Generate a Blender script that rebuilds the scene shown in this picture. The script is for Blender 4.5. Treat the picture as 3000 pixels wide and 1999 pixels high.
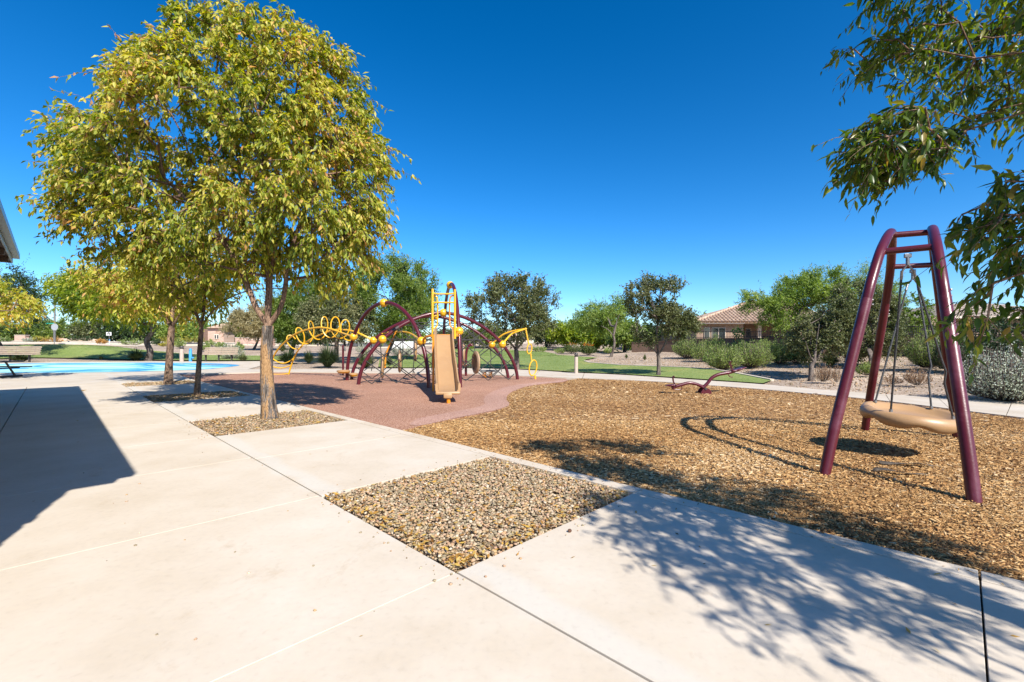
import bpy, bmesh, math, random
import numpy as np
from mathutils import Vector, noise
from mathutils.geometry import delaunay_2d_cdt

random.seed(7); np.random.seed(7); RNG = np.random.default_rng(11)
for _o in list(bpy.data.objects): bpy.data.objects.remove(_o)
SC = bpy.context.scene; COL = SC.collection
# ------------------------------------------------------------------ camera, sky, sun, exposure
EYE, F, HY, CX = 1.3, 1333.0, 1012.0, 1500.0
cam_d = bpy.data.cameras.new("camera"); cam = bpy.data.objects.new("camera", cam_d); COL.objects.link(cam)
cam.location = (0, 0, EYE); cam.rotation_euler = (math.radians(90), 0, 0)
cam_d.sensor_width = 36; cam_d.lens = 36 * F / 3000; cam_d.shift_y = 12.5 / 3000
cam_d.clip_start = .05; cam_d.clip_end = 3000; SC.camera = cam
SUN_EL, SUN_AZ = 41.3, 28.5          # light travels (-sin az, cos az) over the ground
w = bpy.data.worlds.new("World"); SC.world = w; w.use_nodes = True
wn = w.node_tree.nodes; wl = w.node_tree.links; wn.clear()
sky = wn.new("ShaderNodeTexSky"); sky.sky_type = 'NISHITA'; sky.sun_disc = False
sky.sun_elevation = math.radians(SUN_EL); sky.sun_rotation = math.radians(180 - SUN_AZ)
sky.altitude = 1500; sky.air_density = 1.0; sky.dust_density = 1.5; sky.ozone_density = 4.5
hs = wn.new("ShaderNodeHueSaturation"); hs.inputs['Saturation'].default_value = 1.27; hs.inputs['Hue'].default_value = .4985
bg = wn.new("ShaderNodeBackground"); bg.inputs['Strength'].default_value = 0.095
wo = wn.new("ShaderNodeOutputWorld")
gm = wn.new('ShaderNodeGamma'); gm.inputs[1].default_value = 1.14; wl.new(sky.outputs[0], gm.inputs[0]); wl.new(gm.outputs[0], hs.inputs['Color']); wl.new(hs.outputs[0], bg.inputs[0]); wl.new(bg.outputs[0], wo.inputs[0])
sd = bpy.data.lights.new("sun", 'SUN'); so = bpy.data.objects.new("sun", sd); COL.objects.link(so)
sd.energy = 4.9; sd.angle = math.radians(.53); sd.color = (1, .945, .865)
_e, _a = math.radians(SUN_EL), math.radians(SUN_AZ)
ldir = Vector((-math.sin(_a) * math.cos(_e), math.cos(_a) * math.cos(_e), -math.sin(_e)))
so.rotation_euler = ldir.to_track_quat('-Z', 'Y').to_euler()
SC.view_settings.view_transform = 'Standard'; SC.view_settings.look = 'None'
SC.view_settings.gamma = 1; SC.view_settings.use_curve_mapping = False
SC.view_settings.exposure = 0.80
SC.render.engine = 'CYCLES'
SC.cycles.max_bounces = 6; SC.cycles.transparent_max_bounces = 8

# ------------------------------------------------------------------ helpers
def tag(o, label=None, cat=None, group=None, kind=None):
    if label: o['label'] = label
    if cat: o['category'] = cat
    if group: o['group'] = group
    if kind: o['kind'] = kind
    return o
def empty(name, loc=(0, 0, 0), label=None, cat=None, group=None, kind=None):
    o = bpy.data.objects.new(name, None); COL.objects.link(o); o.location = loc; o.empty_display_size = .2
    return tag(o, label, cat, group, kind)
def link(name, me, mat=None, parent=None, loc=None):
    """a mesh given in world coordinates; the parent's location is taken off again"""
    o = bpy.data.objects.new(name, me); COL.objects.link(o)
    if mat is not None:
        for m in (mat if isinstance(mat, (list, tuple)) else [mat]): me.materials.append(m)
    if parent is not None:
        o.parent = parent
        p = parent; off = Vector((0, 0, 0))
        while p is not None: off += p.location; p = p.parent
        o.location = -off
    if loc is not None: o.location = Vector(loc) + o.location
    return o
def npmesh(V, Fc, smooth=False, tint=None):
    V = np.asarray(V, np.float32); Fc = np.asarray(Fc, np.int32)
    me = bpy.data.meshes.new("m"); n, k = Fc.shape
    me.vertices.add(len(V)); me.vertices.foreach_set("co", V.ravel())
    me.loops.add(n * k); me.loops.foreach_set("vertex_index", Fc.ravel())
    me.polygons.add(n); me.polygons.foreach_set("loop_start", np.arange(n, dtype=np.int32) * k)
    me.polygons.foreach_set("loop_total", np.full(n, k, np.int32))
    if smooth: me.polygons.foreach_set("use_smooth", np.ones(n, bool))
    if tint is not None:
        a = me.attributes.new("tint", 'FLOAT', 'POINT'); a.data.foreach_set("value", np.asarray(tint, np.float32))
    me.update(calc_edges=True); return me
def pymesh(V, Fc, smooth=False):
    me = bpy.data.meshes.new("m"); me.from_pydata([tuple(v) for v in V], [], Fc)
    if smooth:
        for p in me.polygons: p.use_smooth = True
    me.update(); return me
class MB:
    def __init__(s): s.v = []; s.f = []
    def add(s, V, Fc):
        b = len(s.v); s.v += [tuple(v) for v in V]; s.f += [tuple(i + b for i in f) for f in Fc]; return s
    def box(s, c, d, rz=0, bev=0, rot=None):
        hx, hy, hz = d[0] / 2, d[1] / 2, d[2] / 2
        if bev:
            bm = bmesh.new(); bmesh.ops.create_cube(bm, size=1)
            for v in bm.verts: v.co = Vector((v.co.x * d[0], v.co.y * d[1], v.co.z * d[2]))
            bmesh.ops.bevel(bm, geom=bm.edges[:], offset=bev, segments=2, profile=.5, affect='EDGES')
            V = [v.co.copy() for v in bm.verts]; bm.verts.index_update(); Fc = [[v.index for v in f.verts] for f in bm.faces]; bm.free()
        else:
            V = [Vector((x, y, z)) for x in (-hx, hx) for y in (-hy, hy) for z in (-hz, hz)]
            Fc = [(0, 1, 3, 2), (4, 6, 7, 5), (0, 4, 5, 1), (2, 3, 7, 6), (0, 2, 6, 4), (1, 5, 7, 3)]
        ca, sa = math.cos(rz), math.sin(rz); out = []
        for v in V:
            if rot is not None: v = rot @ v
            out.append((c[0] + v.x * ca - v.y * sa, c[1] + v.x * sa + v.y * ca, c[2] + v.z))
        return s.add(out, Fc)
    def tube(s, pts, r, n=10, cap=True, closed=False):
        P = [Vector(p) for p in pts]; m = len(P)
        R = r if isinstance(r, (list, tuple)) else [r] * m
        T = []
        for i in range(m):
            a = P[(i - 1) % m] if (closed or i > 0) else P[i]; b = P[(i + 1) % m] if (closed or i < m - 1) else P[i]
            T.append((b - a).normalized())
        u = T[0].orthogonal().normalized(); V = []
        for i in range(m):
            u = (u - T[i] * u.dot(T[i])).normalized(); w_ = T[i].cross(u)
            for k in range(n):
                a = 2 * math.pi * k / n; V.append(P[i] + (u * math.cos(a) + w_ * math.sin(a)) * R[i])
        Fc = []
        for i in range(m if closed else m - 1):
            j = (i + 1) % m
            for k in range(n):
                k2 = (k + 1) % n; Fc.append((i * n + k, i * n + k2, j * n + k2, j * n + k))
        if cap and not closed:
            Fc.append(tuple(range(n - 1, -1, -1))); Fc.append(tuple((m - 1) * n + k for k in range(n)))
        return s.add(V, Fc)
    def lathe(s, prof, c, n=24, sx=1, sy=1, rot=None):
        V = []; Fc = []
        for (r, z) in prof:
            for k in range(n):
                a = 2 * math.pi * k / n; v = Vector((r * math.cos(a) * sx, r * math.sin(a) * sy, z))
                if rot is not None: v = rot @ v
                V.append((c[0] + v.x, c[1] + v.y, c[2] + v.z))
        m = len(prof)
        for i in range(m - 1):
            for k in range(n):
                k2 = (k + 1) % n; Fc.append((i * n + k, i * n + k2, (i + 1) * n + k2, (i + 1) * n + k))
        if prof[0][0] > 1e-6: Fc.append(tuple(range(n - 1, -1, -1)))
        if prof[-1][0] > 1e-6: Fc.append(tuple((m - 1) * n + k for k in range(n)))
        return s.add(V, Fc)
    def ball(s, c, r, n=16, sc=(1, 1, 1)):
        pr = [(r * math.sin(math.pi * i / (n // 2)), -r * math.cos(math.pi * i / (n // 2)) * sc[2]) for i in range(n // 2 + 1)]
        return s.lathe(pr, c, n, sc[0], sc[1])
    def build(s, name, mat, parent=None, smooth=True, label=None, kind=None):
        o = link(name, pymesh(s.v, s.f, smooth), mat, parent)
        if smooth:
            try: o.data.set_sharp_from_angle(angle=math.radians(40))
            except Exception: pass
        if label: o['label'] = label
        if kind: o['kind'] = kind
        return o

# ---- materials
def nodes(name):
    m = bpy.data.materials.new(name); m.use_nodes = True; nt = m.node_tree
    return m, nt.nodes, nt.links, nt.nodes['Principled BSDF']
def ramp(N, stops, interp='LINEAR'):
    r = N.new('ShaderNodeValToRGB'); r.color_ramp.interpolation = interp
    while len(r.color_ramp.elements) < len(stops): r.color_ramp.elements.new(.5)
    for e, (p, c) in zip(r.color_ramp.elements, stops): e.position = p; e.color = (*c, 1)
    return r
def mat(name, c1, c2=None, rough=.7, scale=6, bump=0, bscale=None, metal=0, detail=6, spec=.5, coat=0, stretch=(1, 1, 1), mid=None, coord='pos'):
    m, N, L, B = nodes(name)
    B.inputs['Roughness'].default_value = rough; B.inputs['Metallic'].default_value = metal
    B.inputs['Specular IOR Level'].default_value = spec; B.inputs['Coat Weight'].default_value = coat
    B.inputs['Coat Roughness'].default_value = .12
    g = N.new('ShaderNodeNewGeometry') if coord == 'pos' else N.new('ShaderNodeTexCoord')
    src = g.outputs['Position'] if coord == 'pos' else g.outputs['Object']
    mp = N.new('ShaderNodeMapping'); mp.inputs['Scale'].default_value = stretch; L.new(src, mp.inputs[0])
    t = N.new('ShaderNodeTexNoise'); t.inputs['Scale'].default_value = scale; t.inputs['Detail'].default_value = detail
    t.inputs['Roughness'].default_value = .65; L.new(mp.outputs[0], t.inputs['Vector'])
    st = [(.3, c1), (.7, c2 or c1)] if mid is None else [(.28, c1), (.5, mid), (.72, c2)]
    r = ramp(N, st); L.new(t.outputs[0], r.inputs[0]); L.new(r.outputs[0], B.inputs['Base Color'])
    if bump:
        t2 = N.new('ShaderNodeTexNoise'); t2.inputs['Scale'].default_value = bscale or scale * 8; t2.inputs['Detail'].default_value = 5
        L.new(mp.outputs[0], t2.inputs['Vector'])
        b = N.new('ShaderNodeBump'); b.inputs['Strength'].default_value = bump; b.inputs['Distance'].default_value = .02
        L.new(t2.outputs[0], b.inputs['Height']); L.new(b.outputs[0], B.inputs['Normal'])
    return m
def tintmat(name, stops, rough=.8, spec=.3, bump=0):
    m, N, L, B = nodes(name); B.inputs['Roughness'].default_value = rough; B.inputs['Specular IOR Level'].default_value = spec
    a = N.new('ShaderNodeAttribute'); a.attribute_name = 'tint'; r = ramp(N, stops); L.new(a.outputs['Fac'], r.inputs[0])
    L.new(r.outputs[0], B.inputs['Base Color'])
    if bump:
        g = N.new('ShaderNodeNewGeometry'); t = N.new('ShaderNodeTexNoise'); t.inputs['Scale'].default_value = 160; L.new(g.outputs['Position'], t.inputs[0])
        b = N.new('ShaderNodeBump'); b.inputs['Strength'].default_value = bump; b.inputs['Distance'].default_value = .004; L.new(t.outputs[0], b.inputs['Height']); L.new(b.outputs[0], B.inputs['Normal'])
    return m
def leafmat(name, stops, trans=.4, rough=.45, attr=True):
    m, N, L, B = nodes(name); B.inputs['Roughness'].default_value = rough; B.inputs['Specular IOR Level'].default_value = .4
    if attr: a = N.new('ShaderNodeAttribute'); a.attribute_name = 'tint'; fac = a.outputs['Fac']
    else: a = N.new('ShaderNodeObjectInfo'); fac = a.outputs['Random']
    r = ramp(N, stops); L.new(fac, r.inputs[0])
    L.new(r.outputs[0], B.inputs['Base Color'])
    tr = N.new('ShaderNodeBsdfTranslucent'); mx = N.new('ShaderNodeMixShader'); mx.inputs[0].default_value = trans
    br = N.new('ShaderNodeHueSaturation'); br.inputs['Saturation'].default_value = 1.15; br.inputs['Value'].default_value = 1.5; br.inputs['Hue'].default_value = .502
    L.new(r.outputs[0], br.inputs['Color']); L.new(br.outputs[0], tr.inputs[0])
    L.new(B.outputs[0], mx.inputs[1]); L.new(tr.outputs[0], mx.inputs[2])
    L.new(mx.outputs[0], N['Material Output'].inputs['Surface']); return m

# ---- terrain, and the picture-to-place conversion
_ctl = [(0,1093,20.5,0),(300,1093,20.5,0),(640,1083,24,0),(-300,1093,20.5,0),
 (-300,1062,27),(0,1062,27),(200,1061,28),(400,1060,29.5),(650,1058,31),(770,1060,30),
 (-300,1048,29.5),(104,1048,30),(350,1053,31),(550,1056,32),
 (-300,1010,42),(0,1011,42),(134,1009.5,43),(240,1009.5,44),(350,1017,45),(430,1026,43),(507,1033,43),(620,1041,42),(709,1042,41),(840,1043,38),
 (-300,1005,56),(0,1005,56),(150,1005,58),(300,1006,60),(400,1010,58),(500,1014,56),(600,1022,54),(720,1026,52),(740,1012,68),(630,1002,76),(900,1030,48),(900,1014,68),
 (0,1000,72),(220,998.5,76),(350,1003,76),(500,1003,78),
 (850,1072,27),(1000,1074,27),(1000,1045,38),(1000,1022,58),(1100,1020,60),(1120,1045,42),(1230,1040,48),(1332,1023,75),(1450,1022,75),(1577,1030,60),(1640,1041,46),(1720,1043,44),
 (1720,1030,56),(1660,1030,56),(1800,1043,38),(1720,1058,32),(1814,1070,28),(1998,1077,25.5),(2090,1083,23),(2163,1095,20.5),(2250,1113,17.2),
 (1860,1027,36),(1940,1027,35),(1900,1045,31),(2000,1035,31),(2000,1055,28),(2100,1040,28),(2100,1062,24),(2200,1045,26),(2200,1075,21),(2300,1045,25),(2350,1080,20),(2380,1112,17.0),(2450,1060,21),
 (2500,1100,16.4),(2600,1075,18.5),(2645,1041,23),(2560,1045,24),(2700,1128,14.0),(2750,1075,17),(2750,1045,21),(2900,1170,10.9),(2900,1100,14),(2900,1050,18.5),(3100,1190,10),(3100,1120,12.5),(3100,1060,16),(3400,1200,10),(3400,1100,13),
 (2000,1005,40),(2300,1003,36),(2600,1003,30),(2900,1003,27),(3300,1003,25),(2000,1000,70),(2600,1000,60),(3200,1000,60),(1700,1014,75),(1700,1004,100),(1400,1014,95)]
_pts = []
for c in _ctl:
    s_ = (c[0] - CX) / F; z_ = EYE - (c[1] - HY) / F * c[2] if len(c) == 3 else c[3]; _pts.append((s_, math.log(c[2]), z_))
for i in range(-16, 17):
    s_ = i / 10
    ymax = 19 if s_ < -.55 else 24 if s_ < .15 else np.interp(s_, [.15, .3, .525, .75, .96, 1.2], [24, 19.5, 15.8, 13, 11, 10])
    for Y in (2, 3, 4.5, 6, 8, 9.5, 11, 12.5, 14, 15.5, 17, 18.5, 20, 21.5, 23, 24, 28, 32):
        if Y <= ymax or (Y in (28, 32) and -.2 < s_ < .1): _pts.append((s_, math.log(Y), 0))
    for Y in (110, 150, 300, 600): _pts.append((s_, math.log(Y), 2.1))
_pts = np.array(_pts)
def hz(X, Y):
    X = np.atleast_1d(np.asarray(X, float)); Y = np.atleast_1d(np.asarray(Y, float)); out = np.zeros(len(X))
    m = Y > 9
    if m.any():
        s = np.clip(X[m] / Y[m], -1.5, 1.5); l = np.log(Y[m])
        w_ = np.exp(-(((s[:, None] - _pts[None, :, 0]) / .085) ** 2 + ((l[:, None] - _pts[None, :, 1]) / .075) ** 2) / 2) + 1e-9 * np.exp(-np.abs(l[:, None] - _pts[None, :, 1]) * 3)
        out[m] = (w_ @ _pts[:, 2]) / w_.sum(1)
    return out
def h1(X, Y): return float(hz([X], [Y])[0])
_YS = np.exp(np.linspace(math.log(1.2), math.log(140), 700))
def trace(px, py, fallback=None):
    """the point of the ground that the photograph shows at this pixel"""
    X = (px - CX) / F * _YS; zr = EYE - (py - HY) / F * _YS; zt = hz(X, _YS)
    i = np.argmax(zt >= zr)
    if zt[i] < zr[i]:
        Y = fallback or 90; return Vector(((px - CX) / F * Y, Y, h1((px - CX) / F * Y, Y)))
    if i == 0: return Vector((X[0], _YS[0], zt[0]))
    a, b = zr[i - 1] - zt[i - 1], zt[i] - zr[i]; t = a / (a + b + 1e-12); Y = _YS[i - 1] * (1 - t) + _YS[i] * t
    return Vector(((px - CX) / F * Y, Y, h1((px - CX) / F * Y, Y)))
def P(px, py, d): return Vector(((px - CX) / F * d, d, EYE - (py - HY) / F * d))
_t = math.radians(45.3); D1 = Vector((-math.sin(_t), math.cos(_t), 0)); D2 = Vector((math.cos(_t), math.sin(_t), 0))
def UV(u, v, z=0): p = D1 * u + D2 * v; return Vector((p.x, p.y, z))

def in_poly(x, y, poly):
    x = np.asarray(x); y = np.asarray(y); c = np.zeros(x.shape, bool); n = len(poly)
    for i in range(n):
        x1, y1 = poly[i]; x2, y2 = poly[(i + 1) % n]
        if y1 == y2: continue
        c ^= ((y1 > y) != (y2 > y)) & (x < (x2 - x1) * (y - y1) / (y2 - y1) + x1)
    return c
def edge_dist(x, y, poly):
    d = np.full(x.shape, 1e9); n = len(poly)
    for i in range(n):
        x1, y1 = poly[i]; x2, y2 = poly[(i + 1) % n]; dx, dy = x2 - x1, y2 - y1; L2 = dx * dx + dy * dy + 1e-12
        t = np.clip(((x - x1) * dx + (y - y1) * dy) / L2, 0, 1); d = np.minimum(d, np.hypot(x - x1 - t * dx, y - y1 - t * dy))
    return d
def smooth_line(pts, k=4, closed=False):
    """Catmull-Rom through 2D or 3D points"""
    P_ = [Vector(p) for p in pts]; n = len(P_); out = []
    for i in range(n if closed else n - 1):
        g = lambda j: P_[j % n] if closed else P_[max(0, min(n - 1, j))]
        a, b, c, d = g(i - 1), g(i), g(i + 1), g(i + 2)
        for q in range(k):
            t = q / k; out.append(.5 * ((2 * b) + (c - a) * t + (2 * a - 5 * b + 4 * c - d) * t * t + (3 * b - a - 3 * c + d) * t ** 3))
    if not closed: out.append(P_[-1])
    return out
def sheet(name, outline, m, dz=0., zfun=None, skirt=0, parent=None, kind='structure', fine=1.0, label=None):
    """a ground sheet over a world outline, following the terrain"""
    O = [(float(p[0]), float(p[1])) for p in outline]
    R_ = []                                                   # long sides get points in between
    for i in range(len(O)):
        a, b = O[i], O[(i + 1) % len(O)]; L_ = math.hypot(b[0] - a[0], b[1] - a[1]); st = max(.4, .06 * max(2, min(abs(a[1]), 60)))
        k = max(1, int(L_ / st)); R_ += [(a[0] + (b[0] - a[0]) * q / k, a[1] + (b[1] - a[1]) * q / k) for q in range(k)]
    O = R_
    xs = np.array([p[0] for p in O]); ys = np.array([p[1] for p in O])
    pts = []
    if zfun is None:
        l = math.log(max(ys.min(), 8))
        while l < math.log(ys.max()):
            Y = math.exp(l); step = .035 * Y * fine; X = np.arange(xs.min(), xs.max(), step)
            k = in_poly(X, np.full(X.shape, Y), O); k &= edge_dist(X, np.full(X.shape, Y), O) > step * .3
            pts += [(x, Y) for x in X[k]]; l += .035 * fine
    V2 = [Vector(p) for p in O + pts]; n = len(O)
    r = delaunay_2d_cdt(V2, [], [list(range(n))], 1, 1e-5)
    X = np.array([v.x for v in r[0]]); Y = np.array([v.y for v in r[0]])
    Z = (hz(X, Y) if zfun is None else np.full(X.shape, zfun)) + dz
    V = [(X[i], Y[i], Z[i]) for i in range(len(X))]; Fc = [list(f) for f in r[2]]
    if skirt:
        zo = (hz([p[0] for p in O], [p[1] for p in O]) if zfun is None else np.full(n, zfun)) + dz; b = len(V)
        for i in range(n): V.append((O[i][0], O[i][1], zo[i])); V.append((O[i][0], O[i][1], zo[i] - skirt))
        for i in range(n): j = (i + 1) % n; Fc.append([b + 2 * i, b + 2 * j, b + 2 * j + 1, b + 2 * i + 1])
    o = link(name, pymesh(V, Fc), m, parent)
    if kind: o['kind'] = kind
    if label: o['label'] = label
    return o
def TR(lst): return [trace(*p) for p in lst]

# ------------------------------------------------------------------ materials
def ground_gravel(name, cols, sc1=18, sc2=60, bump=.6):
    m, N, L, B = nodes(name); B.inputs['Roughness'].default_value = .95; B.inputs['Specular IOR Level'].default_value = .2
    g = N.new('ShaderNodeNewGeometry')
    v = N.new('ShaderNodeTexVoronoi'); v.inputs['Scale'].default_value = sc1; L.new(g.outputs['Position'], v.inputs['Vector'])
    sp = N.new('ShaderNodeSeparateColor'); L.new(v.outputs['Color'], sp.inputs[0])
    r = ramp(N, cols, 'LINEAR'); L.new(sp.outputs[0], r.inputs[0])
    n = N.new('ShaderNodeTexNoise'); n.inputs['Scale'].default_value = .35; n.inputs['Detail'].default_value = 8; L.new(g.outputs['Position'], n.inputs[0])
    r2 = ramp(N, [(.3, (.72, .7, .68)), (.7, (1.15, 1.12, 1.06))]); L.new(n.outputs[0], r2.inputs[0])
    mx = N.new('ShaderNodeMix'); mx.data_type = 'RGBA'; mx.blend_type = 'MULTIPLY'; mx.inputs[0].default_value = 1
    L.new(r.outputs[0], mx.inputs[6]); L.new(r2.outputs[0], mx.inputs[7]); L.new(mx.outputs[2], B.inputs['Base Color'])
    b = N.new('ShaderNodeBump'); b.inputs['Strength'].default_value = bump; b.inputs['Distance'].default_value = .03; b.invert = True
    v2 = N.new('ShaderNodeTexVoronoi'); v2.inputs['Scale'].default_value = sc1; L.new(g.outputs['Position'], v2.inputs['Vector'])
    L.new(v2.outputs['Distance'], b.inputs['Height']); L.new(b.outputs[0], B.inputs['Normal'])
    return m
M = {}
M['desert'] = ground_gravel('desert_gravel', [(0, (.19, .14, .10)), (.4, (.36, .27, .20)), (.75, (.46, .37, .29)), (1, (.60, .52, .43))], 22)
M['soil'] = mat('soil', (.05, .036, .025), (.11, .08, .055), .95, 20, .5)
M['pitbase'] = ground_gravel('pit_gravel_base', [(0, (.10, .07, .04)), (.5, (.20, .14, .085)), (1, (.32, .24, .16))], 45)
def concrete(name, tone=1.):
    m, N, L, B = nodes(name); B.inputs['Roughness'].default_value = .88; B.inputs['Specular IOR Level'].default_value = .25
    g = N.new('ShaderNodeNewGeometry')
    n = N.new('ShaderNodeTexNoise'); n.inputs['Scale'].default_value = 1.1; n.inputs['Detail'].default_value = 9; n.inputs['Roughness'].default_value = .62; L.new(g.outputs['Position'], n.inputs[0])
    r = ramp(N, [(.28, tuple(c * tone for c in (.47, .395, .30))), (.5, tuple(c * tone for c in (.525, .455, .365))), (.74, tuple(c * tone for c in (.57, .51, .43)))]); L.new(n.outputs[0], r.inputs[0])
    # grey cement bloom beside the long joint (v = 1.63) where it has been patched
    mp = N.new('ShaderNodeMapping'); mp.vector_type = 'TEXTURE'; mp.inputs['Rotation'].default_value = (0, 0, _t); L.new(g.outputs['Position'], mp.inputs[0])
    sx = N.new('ShaderNodeSeparateXYZ'); L.new(mp.outputs[0], sx.inputs[0])
    n2 = N.new('ShaderNodeTexNoise'); n2.inputs['Scale'].default_value = 2.2; n2.inputs['Detail'].default_value = 6; L.new(g.outputs['Position'], n2.inputs[0])
    ad = N.new('ShaderNodeMath'); ad.operation = 'MULTIPLY_ADD'; ad.inputs[1].default_value = .30; L.new(n2.outputs[0], ad.inputs[0]); L.new(sx.outputs[0], ad.inputs[2])
    sb = N.new('ShaderNodeMath'); sb.operation = 'SUBTRACT'; sb.inputs[1].default_value = 1.63 + .235; L.new(ad.outputs[0], sb.inputs[0])
    ab = N.new('ShaderNodeMath'); ab.operation = 'ABSOLUTE'; L.new(sb.outputs[0], ab.inputs[0])
    mr = N.new('ShaderNodeMapRange'); mr.inputs[1].default_value = .05; mr.inputs[2].default_value = .13; mr.inputs[3].default_value = .5; mr.inputs[4].default_value = 0; L.new(ab.outputs[0], mr.inputs[0])
    mx = N.new('ShaderNodeMix'); mx.data_type = 'RGBA'; L.new(mr.outputs[0], mx.inputs[0]); L.new(r.outputs[0], mx.inputs[6]); mx.inputs[7].default_value = (.53 * tone, .51 * tone, .46 * tone, 1)
    # small pits and stains
    n3 = N.new('ShaderNodeTexNoise'); n3.inputs['Scale'].default_value = 26; n3.inputs['Detail'].default_value = 8; L.new(g.outputs['Position'], n3.inputs[0])
    r3 = ramp(N, [(.22, (.90, .88, .85)), (.42, (1, 1, 1)), (.75, (1.06, 1.05, 1.03))]); L.new(n3.outputs[0], r3.inputs[0])
    m3 = N.new('ShaderNodeMix'); m3.data_type = 'RGBA'; m3.blend_type = 'MULTIPLY'; m3.inputs[0].default_value = .75; L.new(mx.outputs[2], m3.inputs[6]); L.new(r3.outputs[0], m3.inputs[7])
    # old stains
    n4 = N.new('ShaderNodeTexNoise'); n4.inputs['Scale'].default_value = .75; n4.inputs['Detail'].default_value = 10; n4.inputs['Roughness'].default_value = .75; n4.inputs['Distortion'].default_value = .8; L.new(g.outputs['Position'], n4.inputs[0])
    r4 = ramp(N, [(.30, (.80, .73, .64)), (.42, (1, 1, 1)), (.60, (1, 1, 1)), (.72, (.93, .90, .86))]); L.new(n4.outputs[0], r4.inputs[0])
    m4 = N.new('ShaderNodeMix'); m4.data_type = 'RGBA'; m4.blend_type = 'MULTIPLY'; m4.inputs[0].default_value = .8; L.new(m3.outputs[2], m4.inputs[6]); L.new(r4.outputs[0], m4.inputs[7])
    L.new(m4.outputs[2], B.inputs['Base Color'])
    # broom finish across the walk
    wv = N.new('ShaderNodeTexNoise'); wv.inputs['Scale'].default_value = 1; wv.inputs['Detail'].default_value = 3
    mp2 = N.new('ShaderNodeMapping'); mp2.inputs['Scale'].default_value = (3, 260, 3); mp2.vector_type = 'POINT'; L.new(mp.outputs[0], mp2.inputs[0]); L.new(mp2.outputs[0], wv.inputs[0])
    b = N.new('ShaderNodeBump'); b.inputs['Strength'].default_value = .12; b.inputs['Distance'].default_value = .004; L.new(wv.outputs[0], b.inputs['Height'])
    b2 = N.new('ShaderNodeBump'); b2.inputs['Strength'].default_value = .15; b2.inputs['Distance'].default_value = .004; L.new(n3.outputs[0], b2.inputs['Height']); L.new(b.outputs[0], b2.inputs['Normal'])
    L.new(b2.outputs[0], B.inputs['Normal']); return m
M['conc'] = concrete('concrete'); M['conc2'] = concrete('concrete_path', .93)
def speckle(name, stops, scale, bump, rough=.9, big=None):
    m, N, L, B = nodes(name); B.inputs['Roughness'].default_value = rough; B.inputs['Specular IOR Level'].default_value = .25
    g = N.new('ShaderNodeNewGeometry'); v = N.new('ShaderNodeTexNoise'); v.inputs['Scale'].default_value = scale; v.inputs['Detail'].default_value = 3; L.new(g.outputs['Position'], v.inputs[0])
    r = ramp(N, stops); L.new(v.outputs[0], r.inputs[0])
    n = N.new('ShaderNodeTexNoise'); n.inputs['Scale'].default_value = .5; n.inputs['Detail'].default_value = 6; L.new(g.outputs['Position'], n.inputs[0])
    r2 = ramp(N, big or [(.3, (.85, .84, .83)), (.7, (1.1, 1.1, 1.1))]); L.new(n.outputs[0], r2.inputs[0])
    mx = N.new('ShaderNodeMix'); mx.data_type = 'RGBA'; mx.blend_type = 'MULTIPLY'; mx.inputs[0].default_value = 1
    L.new(r.outputs[0], mx.inputs[6]); L.new(r2.outputs[0], mx.inputs[7]); L.new(mx.outputs[2], B.inputs['Base Color'])
    b = N.new('ShaderNodeBump'); b.inputs['Strength'].default_value = bump; b.inputs['Distance'].default_value = .02; L.new(v.outputs[0], b.inputs['Height']); L.new(b.outputs[0], B.inputs['Normal'])
    return m
M['rubber'] = speckle('poured_rubber', [(.3, (.11, .05, .03)), (.44, (.31, .155, .095)), (.55, (.395, .21, .14)), (.68, (.60, .41, .30))], 55, .8)
M['rubberrim'] = speckle('poured_rubber_rim', [(.3, (.20, .095, .065)), (.5, (.40, .225, .165)), (.68, (.58, .40, .32))], 55, .8)
M['mulch'] = speckle('mulch_bed', [(.3, (.07, .03, .012)), (.45, (.24, .12, .045)), (.55, (.36, .20, .08)), (.7, (.48, .31, .15))], 38, 1.)
M['lawn'] = speckle('lawn', [(.3, (.12, .165, .04)), (.5, (.185, .24, .065)), (.7, (.28, .31, .12))], 16, .9, big=[(.3, (.8, .85, .7)), (.55, (1.0, 1.0, 1.0)), (.72, (1.5, 1.15, 1.1))])
M['asphalt'] = mat('asphalt', (.06, .058, .055), (.1, .095, .09), .9, 12, .3)
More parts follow.
